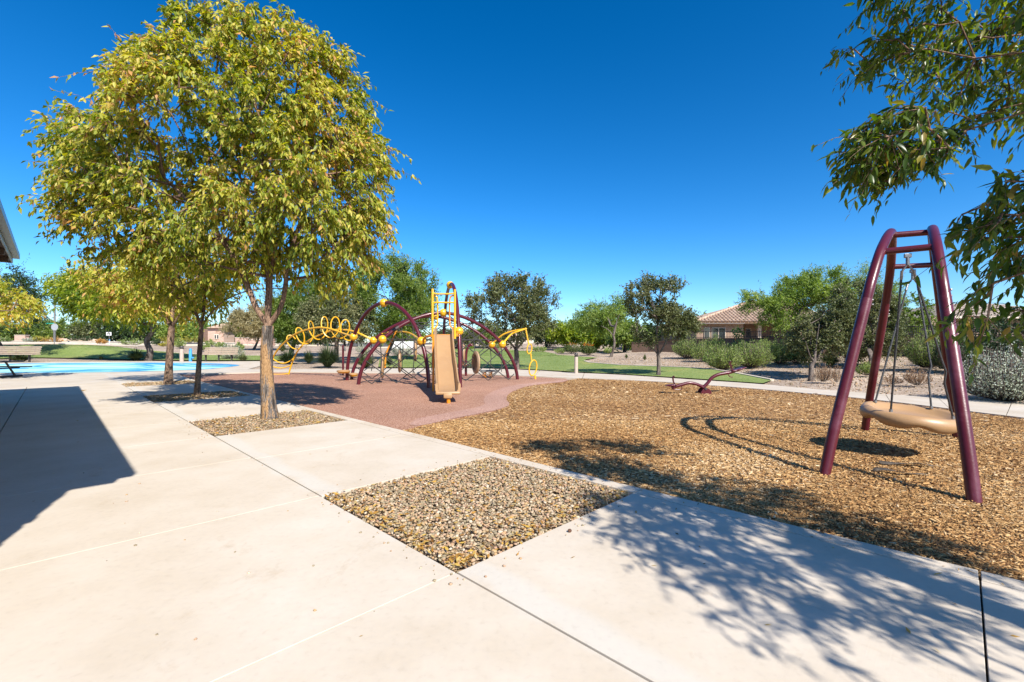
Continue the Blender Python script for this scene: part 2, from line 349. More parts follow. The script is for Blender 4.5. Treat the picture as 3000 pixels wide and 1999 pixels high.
def padmat():
    m, N, L, B = nodes('splash_pad_paint'); B.inputs['Roughness'].default_value = .45
    g = N.new('ShaderNodeNewGeometry'); mp = N.new('ShaderNodeMapping'); mp.inputs['Scale'].default_value = (.085, .30, 1); mp.inputs['Rotation'].default_value = (0, 0, -.12); L.new(g.outputs['Position'], mp.inputs[0])
    n = N.new('ShaderNodeTexNoise'); n.inputs['Scale'].default_value = 1.0; n.inputs['Detail'].default_value = 1; n.inputs['Distortion'].default_value = 1.6; L.new(mp.outputs[0], n.inputs[0])
    r = ramp(N, [(0, (.40, .72, .68)), (.40, (.22, .55, .66)), (.43, (.05, .30, .56)), (.475, (.14, .45, .62)), (.50, (.30, .63, .67)), (.56, (.42, .74, .70))], 'CONSTANT'); L.new(n.outputs[0], r.inputs[0])
    # wet patches
    mp2 = N.new('ShaderNodeMapping'); mp2.inputs['Scale'].default_value = (.16, .9, 1); mp2.inputs['Location'].default_value = (.7, .2, 0); L.new(g.outputs['Position'], mp2.inputs[0])
    n2 = N.new('ShaderNodeTexNoise'); n2.inputs['Scale'].default_value = 1; n2.inputs['Detail'].default_value = 4; L.new(mp2.outputs[0], n2.inputs[0])
    w2 = N.new('ShaderNodeMapRange'); w2.inputs[1].default_value = .60; w2.inputs[2].default_value = .68; L.new(n2.outputs[0], w2.inputs[0])
    mx = N.new('ShaderNodeMix'); mx.data_type = 'RGBA'; mx.blend_type = 'MULTIPLY'; L.new(w2.outputs[0], mx.inputs[0]); L.new(r.outputs[0], mx.inputs[6]); mx.inputs[7].default_value = (.32, .42, .40, 1)
    L.new(mx.outputs[2], B.inputs['Base Color'])
    rr = N.new('ShaderNodeMapRange'); rr.inputs[3].default_value = .5; rr.inputs[4].default_value = .08; L.new(w2.outputs[0], rr.inputs[0]); L.new(rr.outputs[0], B.inputs['Roughness'])
    return m
M['pad'] = padmat()
M['maroon'] = mat('maroon_paint', (.070, .007, .014), (.092, .010, .018), .34, 3, .05, 60, spec=.4, coat=.12)
M['maroonworn'] = mat('maroon_paint_worn', (.070, .007, .014), (.16, .05, .07), .36, 2.2, .06, 60, spec=.4, coat=.10, mid=(.085, .009, .016))
M['yellow'] = mat('yellow_paint', (.66, .345, .010), (.74, .42, .018), .33, 3, .05, 50, coat=.3)
M['orange'] = mat('orange_paint', (.55, .19, .01), (.66, .25, .015), .4, 3, .05, 50)
M['tan'] = mat('tan_plastic', (.35, .205, .095), (.40, .245, .12), .42, 2.5, .04, 40, mid=(.375, .225, .107))
M['brownplastic'] = mat('brown_plastic', (.30, .20, .12), (.38, .27, .17), .45, 3, .04)
M['rope'] = mat('black_rope', (.02, .02, .02), (.055, .052, .05), .75, 90, .6, 240)
M['chain'] = mat('coated_chain', (.015, .015, .016), (.05, .05, .05), .5, 60, .5, 200)
M['steel'] = mat('galvanised_steel', (.22, .22, .22), (.34, .34, .33), .4, 9, .1, metal=.8)
M['grayrub'] = mat('grey_rubber', (.09, .09, .09), (.16, .16, .15), .8, 12, .3)
M['benchslat'] = mat('recycled_slat', (.36, .27, .19), (.47, .37, .28), .7, 3, .15, stretch=(.4, 3, 3))
M['darkmetal'] = mat('dark_metal', (.035, .03, .028), (.06, .05, .045), .5, 8, .1)
M['bollard'] = mat('bollard_concrete', (.40, .31, .25), (.50, .41, .34), .85, 9, .3)
M['blue'] = mat('sky_blue_paint', (.05, .28, .62), (.07, .34, .70), .35, 4)
M['stucco'] = mat('tan_stucco', (.27, .185, .13), (.33, .235, .17), .95, 5, .4, 90)
M['stucco2'] = mat('brown_stucco', (.14, .085, .06), (.19, .12, .085), .95, 4, .4, 90)
M['trim'] = mat('cream_trim', (.56, .47, .37), (.64, .55, .45), .7, 4)
M['tile'] = mat('clay_tile', (.33, .21, .14), (.58, .43, .31), .85, 2.5, .2, mid=(.45, .31, .21))
M['tilegrey'] = mat('flat_concrete_tile', (.22, .17, .14), (.36, .30, .25), .9, 3, .2)
M['glass'] = mat('window_glass', (.02, .025, .03), (.03, .04, .04), .08, 3, spec=.8)
M['iron'] = mat('black_iron', (.015, .013, .012), (.03, .025, .022), .5, 8)
M['boulder'] = mat('boulder_stone', (.38, .25, .18), (.62, .48, .38), .9, 2.2, .6, 9, mid=(.5, .36, .27))
M['fascia'] = mat('grey_green_fascia', (.16, .175, .15), (.25, .27, .235), .35, 3, .05, metal=.2)
M['soffit'] = mat('painted_soffit', (.10, .065, .045), (.15, .10, .07), .7, 5)
M['ramadaroof'] = mat('roof_metal', (.13, .11, .09), (.2, .17, .14), .5, 4)
def bark(name, a, b, c, sc=5, stretch=(1, 1, .22), th=(.36, .46, .58)):
    m, N, L, B = nodes(name); B.inputs['Roughness'].default_value = .92; B.inputs['Specular IOR Level'].default_value = .2
    g = N.new('ShaderNodeNewGeometry'); mp = N.new('ShaderNodeMapping'); mp.inputs['Scale'].default_value = stretch; L.new(g.outputs['Position'], mp.inputs[0])
    n = N.new('ShaderNodeTexNoise'); n.inputs['Scale'].default_value = sc; n.inputs['Detail'].default_value = 9; n.inputs['Roughness'].default_value = .7; L.new(mp.outputs[0], n.inputs[0])
    r = ramp(N, [(th[0], a), (th[1], b), (th[2], c)]); L.new(n.outputs[0], r.inputs[0])
    v = N.new('ShaderNodeTexVoronoi'); v.feature = 'DISTANCE_TO_EDGE'; v.inputs['Scale'].default_value = sc * 7; L.new(mp.outputs[0], v.inputs[0])
    r2 = ramp(N, [(0, (.12, .09, .07)), (.15, (1, 1, 1))]); L.new(v.outputs[0], r2.inputs[0])
    mx = N.new('ShaderNodeMix'); mx.data_type = 'RGBA'; mx.blend_type = 'MULTIPLY'; mx.inputs[0].default_value = .7; L.new(r.outputs[0], mx.inputs[6]); L.new(r2.outputs[0], mx.inputs[7])
    L.new(mx.outputs[2], B.inputs['Base Color'])
    b = N.new('ShaderNodeBump'); b.inputs['Strength'].default_value = .9; b.inputs['Distance'].default_value = .015; L.new(v.outputs[0], b.inputs['Height'])
    b2 = N.new('ShaderNodeBump'); b2.inputs['Strength'].default_value = .8; b2.inputs['Distance'].default_value = .03; L.new(n.outputs[0], b2.inputs['Height']); L.new(b.outputs[0], b2.inputs['Normal'])
    L.new(b2.outputs[0], B.inputs['Normal']); return m
M['bark1'] = bark('ash_bark_peeling', (.05, .04, .032), (.20, .175, .155), (.43, .26, .125), 5.5, (1.7, 1.7, .24), (.39, .49, .54))
M['barkash'] = bark('ash_bark', (.07, .045, .032), (.17, .115, .08), (.36, .24, .15), 5)
M['limb'] = bark('ash_limb_bark', (.10, .06, .04), (.20, .125, .085), (.31, .20, .135), 6)
M['barkoak'] = bark('oak_bark', (.06, .045, .035), (.12, .095, .08), (.23, .19, .16), 6)
LEAF = {
 'ash': leafmat('ash_leaves', [(0, (.09, .145, .02)), (.3, (.23, .285, .035)), (.6, (.44, .42, .055)), (.86, (.60, .50, .11)), (1, (.55, .30, .11))], .46),
 'ashg': leafmat('ash_leaves_green', [(0, (.03, .07, .012)), (.5, (.095, .15, .022)), (.85, (.21, .24, .03)), (1, (.36, .24, .06))], .46, .34),
 'ashg1': leafmat('ash_leaf_single', [(0, (.025, .06, .012)), (.5, (.075, .125, .02)), (.85, (.17, .20, .025)), (1, (.34, .22, .06))], .42, .36, attr=False),
 'oak': leafmat('oak_leaves', [(0, (.045, .065, .02)), (.5, (.11, .13, .045)), (1, (.26, .25, .12))], .28),
 'mesq': leafmat('mesquite_leaves', [(0, (.075, .125, .02)), (.5, (.165, .235, .045)), (1, (.32, .37, .11))], .42),
 'pv': leafmat('palo_verde_leaves', [(0, (.10, .16, .03)), (.5, (.22, .30, .06)), (1, (.40, .46, .14))], .45),
 'tanf': leafmat('dry_feathery_leaves', [(0, (.22, .19, .09)), (.5, (.38, .33, .17)), (1, (.52, .46, .27))], .35),
 'yg': leafmat('yellow_green_leaves', [(0, (.08, .14, .015)), (.5, (.22, .29, .025)), (1, (.42, .42, .05))], .45),
 'dark': leafmat('dark_green_leaves', [(0, (.012, .03, .010)), (.5, (.03, .06, .018)), (1, (.07, .11, .03))], .2),
 'sage': leafmat('sage_leaves', [(0, (.09, .14, .03)), (.5, (.24, .32, .085)), (1, (.46, .50, .18))], .42),
 'grey': leafmat('silver_leaves', [(0, (.2, .23, .15)), (.5, (.40, .43, .31)), (1, (.62, .64, .52))], .3),
 'white': leafmat('silver_white_leaves', [(0, (.18, .22, .12)), (.45, (.45, .50, .36)), (1, (.78, .80, .68))], .35),
 'yel': leafmat('yellow_shrub_leaves', [(0, (.16, .15, .02)), (.5, (.36, .32, .04)), (1, (.52, .45, .10))], .3),
 'orf': leafmat('orange_flower_leaves', [(0, (.05, .09, .02)), (.65, (.13, .17, .035)), (.8, (.55, .17, .02)), (1, (.75, .25, .02))], .3),
 'org': leafmat('orange_shrub_leaves', [(0, (.30, .16, .04)), (.5, (.48, .26, .07)), (1, (.58, .36, .12))], .3),
 'dry': leafmat('dry_twig_leaves', [(0, (.16, .10, .05)), (.5, (.34, .20, .11)), (1, (.50, .34, .2))], .2),
 'grass': leafmat('tuft_blades', [(0, (.018, .035, .014)), (.5, (.045, .075, .028)), (1, (.13, .16, .06))], .2),
 'grassl': leafmat('light_tuft_blades', [(0, (.06, .085, .03)), (.5, (.14, .17, .06)), (1, (.28, .29, .13))], .3),
 'turf': leafmat('turf_blades', [(0, (.11, .17, .035)), (.5, (.18, .25, .06)), (1, (.30, .34, .12))], .3),
 'litter': leafmat('fallen_leaves', [(0, (.20, .09, .02)), (.4, (.42, .22, .04)), (.75, (.55, .36, .07)), (1, (.5, .40, .2))], .2),
}
#SETTING
# ------------------------------------------------------------------ ground
xs = np.concatenate([np.arange(-700, -90, 60), np.arange(-90, -40, 4), np.arange(-40, 40, .8), np.arange(40, 90, 4), np.arange(90, 760, 60)])
ys = np.concatenate([[-60, -20, 0, 6], np.arange(9, 48, .75), np.arange(48, 100, 2.5), [105, 115, 130, 160, 220, 320, 500, 900, 1500]])
GX, GY = np.meshgrid(xs, ys); gz = np.concatenate([hz(GX.ravel()[i:i + 4000], GY.ravel()[i:i + 4000]) for i in range(0, GX.size, 4000)])
MUL_Z = -.032
gz = gz - .06; gz[(GY.ravel() < 11)] -= .12
nx, ny = len(xs), len(ys); idx = np.arange(nx * ny).reshape(ny, nx)
Fq = np.stack([idx[:-1, :-1].ravel(), idx[:-1, 1:].ravel(), idx[1:, 1:].ravel(), idx[1:, :-1].ravel()], 1)
link('ground', npmesh(np.stack([GX.ravel(), GY.ravel(), gz], 1), Fq, True), M['desert'])['kind'] = 'structure'

# path (px outlines traced to the ground)
path_top = [(801, 1083), (1000, 1081), (1183, 1079.5), (1340, 1078), (1543, 1084), (1660, 1091), (1814, 1098), (1998, 1110), (2200, 1123.5), (2340, 1136), (2479, 1147), (2640, 1158), (2781, 1167), (3000, 1180), (3300, 1199), (3700, 1225)]
path_bot = [(801, 1089), (1000, 1091.5), (1160, 1093), (1354, 1094), (1517, 1100), (1600, 1104), (1750, 1110), (1875, 1115), (2000, 1123), (2150, 1134), (2330, 1149), (2533, 1168), (2700, 1187), (2843, 1205), (3000, 1224), (3300, 1262), (3700, 1320)]
pt = smooth_line([(p.x, p.y) for p in TR(path_top)], 3); pb = smooth_line([(p.x, p.y) for p in TR(path_bot)], 3)
path = tag(empty('path', (0, 0, 0)), kind='structure')
cuts = list(range(0, len(pt), 3)); cuts[-1] = len(pt) - 1
def lerp_line(line, t): q = t * (len(line) - 1); i = min(int(q), len(line) - 2); return line[i].lerp(line[i + 1], q - i)
NP = 14
for i in range(NP):
    t0, t1 = i / NP + .0004, (i + 1) / NP - .0004
    o1 = [lerp_line(pt, t0 + (t1 - t0) * q / 6) for q in range(7)]; o2 = [lerp_line(pb, t0 + (t1 - t0) * q / 6) for q in range(7)]
    sheet('slab', o1 + o2[::-1], M['conc2'], 0, None, .16, path, None)
# far plaza between the pits and the splash pad
plz = [UV(20.9, -9), UV(20.9, 3.77), UV(25.2, 3.95)] + TR([(765, 1091), (801, 1089), (801, 1083), (724, 1082), (762, 1072), (790, 1063), (765, 1058.5), (600, 1059.5), (450, 1059), (200, 1060.5), (110, 1061.5), (0, 1063), (-400, 1064), (-800, 1075)])
sheet('plaza', plz, M['conc2'], .0, None, .1)
pad = TR([(-800, 1083), (-400, 1088), (0, 1093), (150, 1093.5), (300, 1091.5), (420, 1089), (520, 1086), (600, 1082.5), (660, 1077), (700, 1071.5), (690, 1069), (640, 1066), (560, 1064), (450, 1063.3), (300, 1063.5), (120, 1065), (0, 1066.5), (-400, 1070)])
sheet('splash_pad', [p for p in smooth_line([(q.x, q.y) for q in pad], 3, True)], M['pad'], .012)
lawnR = TR([(1108, 1076), (1112, 1052), (1150, 1043), (1230, 1040), (1290, 1028), (1332, 1023.5), (1380, 1022.5), (1500, 1025), (1577, 1030.5), (1625, 1037), (1660, 1042), (1704, 1046), (1752, 1048), (1716, 1054), (1712, 1059), (1728, 1063.5), (1814, 1070.5), (1998, 1077.5), (2090, 1084), (2163, 1096), (2205, 1104), (2262, 1115), (2235, 1124.5), (2200, 1122), (1998, 1108), (1814, 1096.5), (1660, 1089), (1543, 1082.5), (1340, 1076.5), (1183, 1078)])
sheet('lawn', lawnR, M['lawn'], .02)
lawnL = TR([(-600, 1010), (-300, 1011), (0, 1012), (134, 1010.5), (240, 1010.8), (350, 1018), (407, 1025), (465, 1030), (507, 1034), (591, 1040.5), (709, 1042.5), (840, 1044), (850, 1057), (766, 1056), (640, 1056.5), (446, 1055), (350, 1052.5), (220, 1050), (104, 1048), (0, 1051), (-300, 1052), (-600, 1055)])
sheet('lawn', lawnL, M['lawn'], .02)
sheet('lawn', [P(178, 1003, 74).xy, P(180, 1000, 70).xy, P(285, 1000, 70).xy, P(288, 1000, 74.5).xy], M['lawn'], .03)
# concrete kerb strips round the lawns and the road behind
def ribbon(name, pts, wd, m, dz, skirt=.08, kind='structure'):
    L_ = [Vector((p[0], p[1])) for p in pts]; a = []; b = []
    for i, p in enumerate(L_):
        t = (L_[min(i + 1, len(L_) - 1)] - L_[max(i - 1, 0)]).normalized(); n_ = Vector((-t.y, t.x)); a.append(p + n_ * wd / 2); b.append(p - n_ * wd / 2)
    return sheet(name, a + b[::-1], m, dz, None, skirt, None, kind)
kl = TR([(1712, 1059), (1728, 1063.5), (1814, 1070.5), (1900, 1074), (1998, 1077.5), (2090, 1084), (2163, 1096), (2205, 1104), (2262, 1115)])
ribbon('lawn_kerb', [p.xy for p in kl], .14, M['conc'], .05)
kl = TR([(350, 1018), (407, 1025), (465, 1030), (507, 1034), (591, 1040.5), (709, 1042.5), (840, 1044)])
ribbon('lawn_kerb', [p.xy for p in kl], .14, M['conc'], .05)
rd = [Vector(((px - CX) / F * d, d)) for px, d in [(-500, 62), (-100, 62), (150, 63), (330, 64), (560, 66), (800, 72), (1000, 82), (1300, 98), (1600, 104), (2000, 110)]]
ribbon('road', rd, 7, M['asphalt'], .03)
for s_ in (-1, 1):
    rk = []
    for i, p in enumerate(rd):
        t = (rd[min(i + 1, len(rd) - 1)] - rd[max(i - 1, 0)]).normalized(); rk.append(p + Vector((-t.y, t.x)) * s_ * 3.7)
    ribbon('road_kerb', rk, .45, M['conc'], .14, .2)
ribbon('path', [Vector(((px - CX) / F * d, d)) for px, d in [(-500, 50), (-100, 50), (0, 50), (140, 51), (280, 52), (420, 52)]], 1.6, M['conc2'], .05)

# playground bed: mulch and poured rubber
rub_low = TR([(1666, 1113), (1645, 1119), (1594, 1124), (1543, 1132), (1512, 1142), (1489, 1155), (1484, 1170), (1492, 1181), (1485, 1190), (1453, 1200), (1402, 1211), (1340, 1223), (1275, 1237), (1225, 1247)])
rub_left = [UV(6.1, 3.77), UV(8, 3.78), UV(10, 3.78), UV(12, 3.80), UV(14, 3.83), UV(17, 3.85), UV(20, 3.86), UV(23, 3.95), UV(25.2, 4.05)]
rub_top = TR([(600, 1097), (765, 1092.5), (801, 1090.5), (1000, 1092.7), (1160, 1094.2), (1354, 1095), (1517, 1101.5), (1600, 1105.5), (1655, 1108.5)])
lowc = smooth_line([(p.x, p.y) for p in rub_low], 4)
ruboutline = [Vector((p.x, p.y)) for p in lowc] + [Vector((p.x, p.y)) for p in rub_left + rub_top]
rubber = sheet('rubber_surface', ruboutline, M['rubber'], 0, -.012, .08)
rim = []
nl = len(lowc)
for i in range(nl):
    t = (lowc[min(i + 1, nl - 1)] - lowc[max(i - 1, 0)]).normalized(); k = min(1, i / 5, (nl - 1 - i) / 5)
    rim.append(lowc[i] + Vector((-t.y, t.x)) * (-.55 * (.35 + .65 * k)))
rl = [Vector(p) for p in lowc]
if not in_poly(np.array([rim[nl // 2].x]), np.array([rim[nl // 2].y]), [tuple(p) for p in ruboutline])[0]:
    rim = [2 * rl[i] - rim[i] for i in range(nl)]
sheet('rubber_edge_band', rl + rim[::-1], M['rubberrim'], 0, -.006, 0)
mo = [p.lerp(p, 1) for p in lowc][::-1]
mulch_out = [Vector((p.x, p.y)) for p in mo] + [Vector((p.x, p.y)) for p in TR([(1700, 1107.5), (1875, 1114.5), (2000, 1122), (2150, 1133), (2330, 1148), (2533, 1167), (2700, 1186), (2843, 1204), (3000, 1223), (3300, 1261), (3700, 1319)])] + [UV(-7, 9).xy, UV(-7, 3.70).xy, UV(6.1, 3.70).xy]
mulch_out = [Vector((p.x, p.y)) for p in mulch_out]
sheet('mulch_bed', mulch_out, M['mulch'], 0, MUL_Z, 0)
mpoly = [tuple(p) for p in mulch_out]
# ---- paving: base plus slabs, laid out in the walk's own directions (u away to the left, v away to the right)
def quad_uv(u0, u1, v0, v1): return [UV(u0, v0), UV(u1, v0), UV(u1, v1), UV(u0, v1)]
pav = sheet('pavement', quad_uv(-9, 21.2, -11, 3.75), M['soil'], 0, -.035, 0)
def slab(u0, u1, v0, v1, g=.006, parent=pav, gv=None, m=None):
    gv = g if gv is None else gv; t = .002
    a = [UV(u0 + g, v0 + gv, -.1), UV(u1 - g, v0 + gv, -.1), UV(u1 - g, v1 - gv, -.1), UV(u0 + g, v1 - gv, -.1)]
    b = [Vector((p.x, p.y, -t)) for p in a]
    c = [UV(u0 + g + t, v0 + gv + t, 0), UV(u1 - g - t, v0 + gv + t, 0), UV(u1 - g - t, v1 - gv - t, 0), UV(u0 + g + t, v1 - gv - t, 0)]
    Fc = [(8, 9, 10, 11)] + [(i, (i + 1) % 4, 4 + (i + 1) % 4, 4 + i) for i in range(4)] + [(4 + i, 4 + (i + 1) % 4, 8 + (i + 1) % 4, 8 + i) for i in range(4)]
    return link('slab', pymesh(a + b + c, Fc), m or M['conc'], parent)
UL = [-8.8, -6.9, -5.0, -3.5, -1.75, .15, 2.06, 3.95, 5.85, 7.6, 9.45, 11.3, 13.1, 14.95, 16.8, 18.65, 20.88]
for i in range(len(UL) - 1):
    gg = .006 if i != 5 else .006
    for v0, v1 in ((-11, -8.4), (-8.4, -5.8), (-5.8, -3.1), (-3.1, -.55), (-.55, 1.63)):
        slab(UL[i], UL[i + 1], v0, v1, .0035, gv=.007)
PITS = [(-3.5, -1.63), (2.06, 3.93), (7.58, 9.43), (13.10, 14.95), (18.62, 20.5)]
for u0, u1 in ((-1.63, -.07), (-.07, 2.06), (3.93, 5.76), (5.76, 7.58), (9.43, 11.3), (11.3, 13.10), (14.95, 16.8), (16.8, 18.62), (20.5, 20.88), (-5.4, -3.5), (-7.2, -5.4)):
    slab(u0, u1, 1.63, 3.615, .004, gv=.007)
for u0, u1 in ((-7.2, -3.5), (-3.5, -.07), (-.07, 2.06), (2.06, 7.58), (7.58, 13.1), (13.1, 18.62), (18.62, 20.88)):
    slab(u0, u1, 3.615, 3.77, .006, gv=.003)
#PITS
def rock_template(n=6):
    out = []
    for k in range(n):
        bm = bmesh.new(); bmesh.ops.create_icosphere(bm, subdivisions=1, radius=1); rr = random.Random(k)
        for v in bm.verts: v.co *= rr.uniform(.72, 1.12)
        bm.verts.ensure_lookup_table(); out.append((np.array([v.co[:] for v in bm.verts]), np.array([[q.index for q in f.verts] for f in bm.faces]))); bm.free()
    return out
ROCKS = rock_template()
_oc = np.array([(1, 0, 0), (-1, 0, 0), (0, 1, 0), (0, -1, 0), (0, 0, 1), (0, 0, -1)], float); _of = np.array([(0, 2, 4), (2, 1, 4), (1, 3, 4), (3, 0, 4), (2, 0, 5), (1, 2, 5), (3, 1, 5), (0, 3, 5)])
SMALLROCKS = [(_oc * np.random.default_rng(k).uniform(.7, 1.2, (6, 1)), _of) for k in range(5)]
def rotm(n, rng, flat=False):
    a = rng.uniform(0, 2 * np.pi, (n, 3)); 
    if flat: a[:, :2] = rng.normal(0, .35, (n, 2))
    ca, sa = np.cos(a), np.sin(a); R = np.zeros((n, 3, 3))
    cx, cy, cz = ca.T; sx, sy, sz = sa.T
    R[:, 0, 0] = cz * cy; R[:, 0, 1] = cz * sy * sx - sz * cx; R[:, 0, 2] = cz * sy * cx + sz * sx
    R[:, 1, 0] = sz * cy; R[:, 1, 1] = sz * sy * sx + cz * cx; R[:, 1, 2] = sz * sy * cx - cz * sx
    R[:, 2, 0] = -sy; R[:, 2, 1] = cy * sx; R[:, 2, 2] = cy * cx; return R
def scatter_rocks(name, pos, size, m, parent=None, flat=.6, ROCKS=ROCKS):
    n = len(pos); R = rotm(n, RNG); Vs = []; Fs = []; Ts = []; b = 0; kind = RNG.integers(0, len(ROCKS), n)
    for k, (rv, rf) in enumerate(ROCKS):
        ids = np.where(kind == k)[0]
        if not len(ids): continue
        sc = size[ids][:, None] * RNG.uniform(.6, 1.25, (len(ids), 3)); 
        V = rv[None] * sc[:, None, :]; V = np.einsum('nij,nvj->nvi', R[ids], V); V[:, :, 2] *= flat; V += pos[ids][:, None, :]
        nv = len(rv); Vs.append(V.reshape(-1, 3)); Fs.append((rf[None] + (np.arange(len(ids)) * nv)[:, None, None]).reshape(-1, 3) + b)
        Ts.append(np.repeat(RNG.random(len(ids)), nv)); b += nv * len(ids)
    o = link(name, npmesh(np.concatenate(Vs), np.concatenate(Fs), False, np.concatenate(Ts)), m, parent); o['kind'] = 'stuff'; return o
M['stones'] = tintmat('gravel_stones', [(0, (.17, .115, .065)), (.2, (.25, .205, .13)), (.4, (.33, .26, .16)), (.55, (.42, .27, .13)), (.7, (.36, .22, .14)), (.88, (.45, .34, .22)), (1, (.55, .46, .34))], bump=.3)
def leaf_cards(name, pos, axis, nrm, L_, W_, tint, m, parent=None, kind='stuff', fold=.18, curl=.12, fine=False):
    axis = axis / (np.linalg.norm(axis, axis=1, keepdims=True) + 1e-9)
    side = np.cross(nrm, axis); side /= (np.linalg.norm(side, axis=1, keepdims=True) + 1e-9); up = np.cross(axis, side)
    L_ = L_[:, None]; W_ = W_[:, None]
    if not fine:
        V = np.stack([pos, pos + axis * L_ * .42 + side * W_ / 2 + up * W_ * fold, pos + axis * L_ - up * L_ * curl, pos + axis * L_ * .42 - side * W_ / 2 + up * W_ * fold], 1); q = np.array([[0, 1, 2], [0, 2, 3]])
    else:
        c = lambda t: pos + axis * L_ * t - up * L_ * curl * 1.6 * t * t
        V = np.stack([c(0), c(.28), c(.6), c(1.), c(.28) + side * W_ * .46 + up * W_ * fold, c(.6) + side * W_ * .42 + up * W_ * fold, c(.28) - side * W_ * .46 + up * W_ * fold, c(.6) - side * W_ * .42 + up * W_ * fold], 1)
        q = np.array([[0, 4, 1], [1, 4, 5], [1, 5, 2], [2, 5, 3], [0, 1, 6], [1, 7, 6], [1, 2, 7], [2, 3, 7]])
    n, k = V.shape[:2]; Fc = (q[None] + (np.arange(n) * k)[:, None, None]).reshape(-1, 3)
    o = link(name, npmesh(V.reshape(-1, 3), Fc, False, np.repeat(tint, k)), m, parent)
    if kind: o['kind'] = kind
    return o
def litter(parent, pts, L0=.06, tint=None):
    n = len(pts); a = RNG.uniform(0, 6.28, n); ax = np.stack([np.cos(a), np.sin(a), RNG.normal(0, .15, n)], 1); nr = np.stack([RNG.normal(0, .3, n), RNG.normal(0, .3, n), np.ones(n)], 1)
    L_ = RNG.uniform(.7, 1.3, n) * L0
    return leaf_cards('fallen_leaves', pts, ax, nr, L_, L_ * .36, RNG.random(n), LEAF['litter'], parent, curl=-.1, fold=.12)
def uvpts(u0, u1, v0, v1, n, z):
    u = RNG.uniform(u0, u1, n); v = RNG.uniform(v0, v1, n); return np.stack([D1.x * u + D2.x * v, D1.y * u + D2.y * v, z(n) if callable(z) else np.full(n, z)], 1)
for k, (u0, u1) in enumerate(PITS):
    o = sheet('gravel_bed', quad_uv(u0, u1, 1.635, 3.612), M['pitbase'], 0, -.03, 0)
    n = [0, 12500, 6500, 2600, 1500][k]; sz = [0, .0150, .018, .024, .03][k]
    if n:
        pts = uvpts(u0 + .015, u1 - .015, 1.65, 3.60, n, lambda q: RNG.uniform(-.028, .0, q) + RNG.random(q) ** 3 * .006)
        scatter_rocks('gravel', pts, RNG.uniform(.55, 1.35, n) * sz, M['stones'], o, ROCKS=ROCKS if k == 1 else SMALLROCKS)
        nn = [0, 650, 420, 500, 400][k]
        lp = uvpts(u0 + .02, u1 - .02, 1.66, 3.59, nn, lambda q: RNG.uniform(.004, .016, q))
        if k == 1:   # drifts along the near edges
            e = uvpts(u0 + .01, u0 + .16, 1.65, 3.59, 200, .008); lp = np.concatenate([lp, e, uvpts(u0, u1, 1.64, 1.76, 200, .008)])
        litter(o, lp, .045 if k == 1 else .06)
stray = np.concatenate([uvpts(1.93, 4.1, 1.5, 1.64, 34, .004), uvpts(1.9, 2.06, 1.5, 3.6, 22, .004), uvpts(3.93, 4.15, 1.6, 3.6, 20, .004), uvpts(7.3, 9.7, 1.4, 1.63, 30, .005), uvpts(-.5, 7, .2, 1.6, 26, .003)])
scatter_rocks('gravel', stray, RNG.uniform(.003, .012, len(stray)), M['stones'], pav)
stl = np.concatenate([uvpts(-.5, 9, 1.7, 3.6, 30, .004), uvpts(4, 18, -1, 1.6, 50, .004)]); litter(pav, stl, .035)
# wood chips
def chips(n, ymin, ymax, size, nf=5):
    X = RNG.uniform(-2.5, 12, n * 4); Y = RNG.uniform(ymin, ymax, n * 4); k = in_poly(X, Y, mpoly) & (X < 1.25 * Y + .6); X, Y = X[k][:n], Y[k][:n]
    k = edge_dist(X, Y, mpoly) > .0; X, Y = X[k], Y[k]; n = len(X)
    a = RNG.uniform(0, 2 * np.pi, n); tl = RNG.normal(0, .17, n); ax = np.stack([np.cos(a) * np.cos(tl), np.sin(a) * np.cos(tl), np.sin(tl)], 1)
    nr = np.stack([RNG.normal(0, .28, n), RNG.normal(0, .28, n), np.ones(n)], 1); sd_ = np.cross(nr, ax); sd_ /= np.linalg.norm(sd_, axis=1, keepdims=True); up = np.cross(ax, sd_)
    L_ = (RNG.lognormal(0, .35, n) * size)[:, None]; W_ = (L_ * RNG.uniform(.16, .36, (n, 1)))
    T_ = W_ * .35
    c = np.stack([X, Y, MUL_Z + .004 + RNG.uniform(0, .017, n) + (RNG.random(n) < .03) * .008], 1)
    j = lambda: RNG.uniform(.6, 1.15, (n, 1))
    V = np.stack([c - ax * L_ / 2 * j() - sd_ * W_ / 2 * j(), c + ax * L_ / 2 * j() - sd_ * W_ / 2 * j(), c + ax * L_ / 2 * j() + sd_ * W_ / 2 * j(), c - ax * L_ / 2 * j() + sd_ * W_ / 2 * j()], 1)
    V = np.concatenate([V + (up * T_)[:, None], V - (up * T_)[:, None] * .4], 1)
    q = np.array([[0, 1, 2, 3], [0, 4, 5, 1], [1, 5, 6, 2], [2, 6, 7, 3], [3, 7, 4, 0]])
    q = q[:nf] if nf != 3 else q[[0, 1, 3]]; Fc = (q[None] + (np.arange(n) * 8)[:, None, None]).reshape(-1, 4)
    big = np.array([noise.noise(Vector((a_ * .55, b_ * .55, 3))) for a_, b_ in zip(X, Y)])
    return V.reshape(-1, 3), Fc, np.repeat(np.clip(RNG.normal(.5, .24, n) + big * .35, 0, 1), 8)
kp = uvpts(-1, 12, 3.615, 3.765, 260, .003); litter_k = len(kp)
litter(pav, kp, .022)
A_ = [chips(34000, 1.0, 3.3, .0215), chips(30000, 3.3, 4.2, .022, 3), chips(90000, 4.2, 8, .027, 3), chips(66000, 8, 19.5, .042, 1)]
V = np.concatenate([a[0] for a in A_]); off = np.cumsum([0] + [len(a[0]) for a in A_]); Fc = np.concatenate([a[1] + off[i] for i, a in enumerate(A_)])
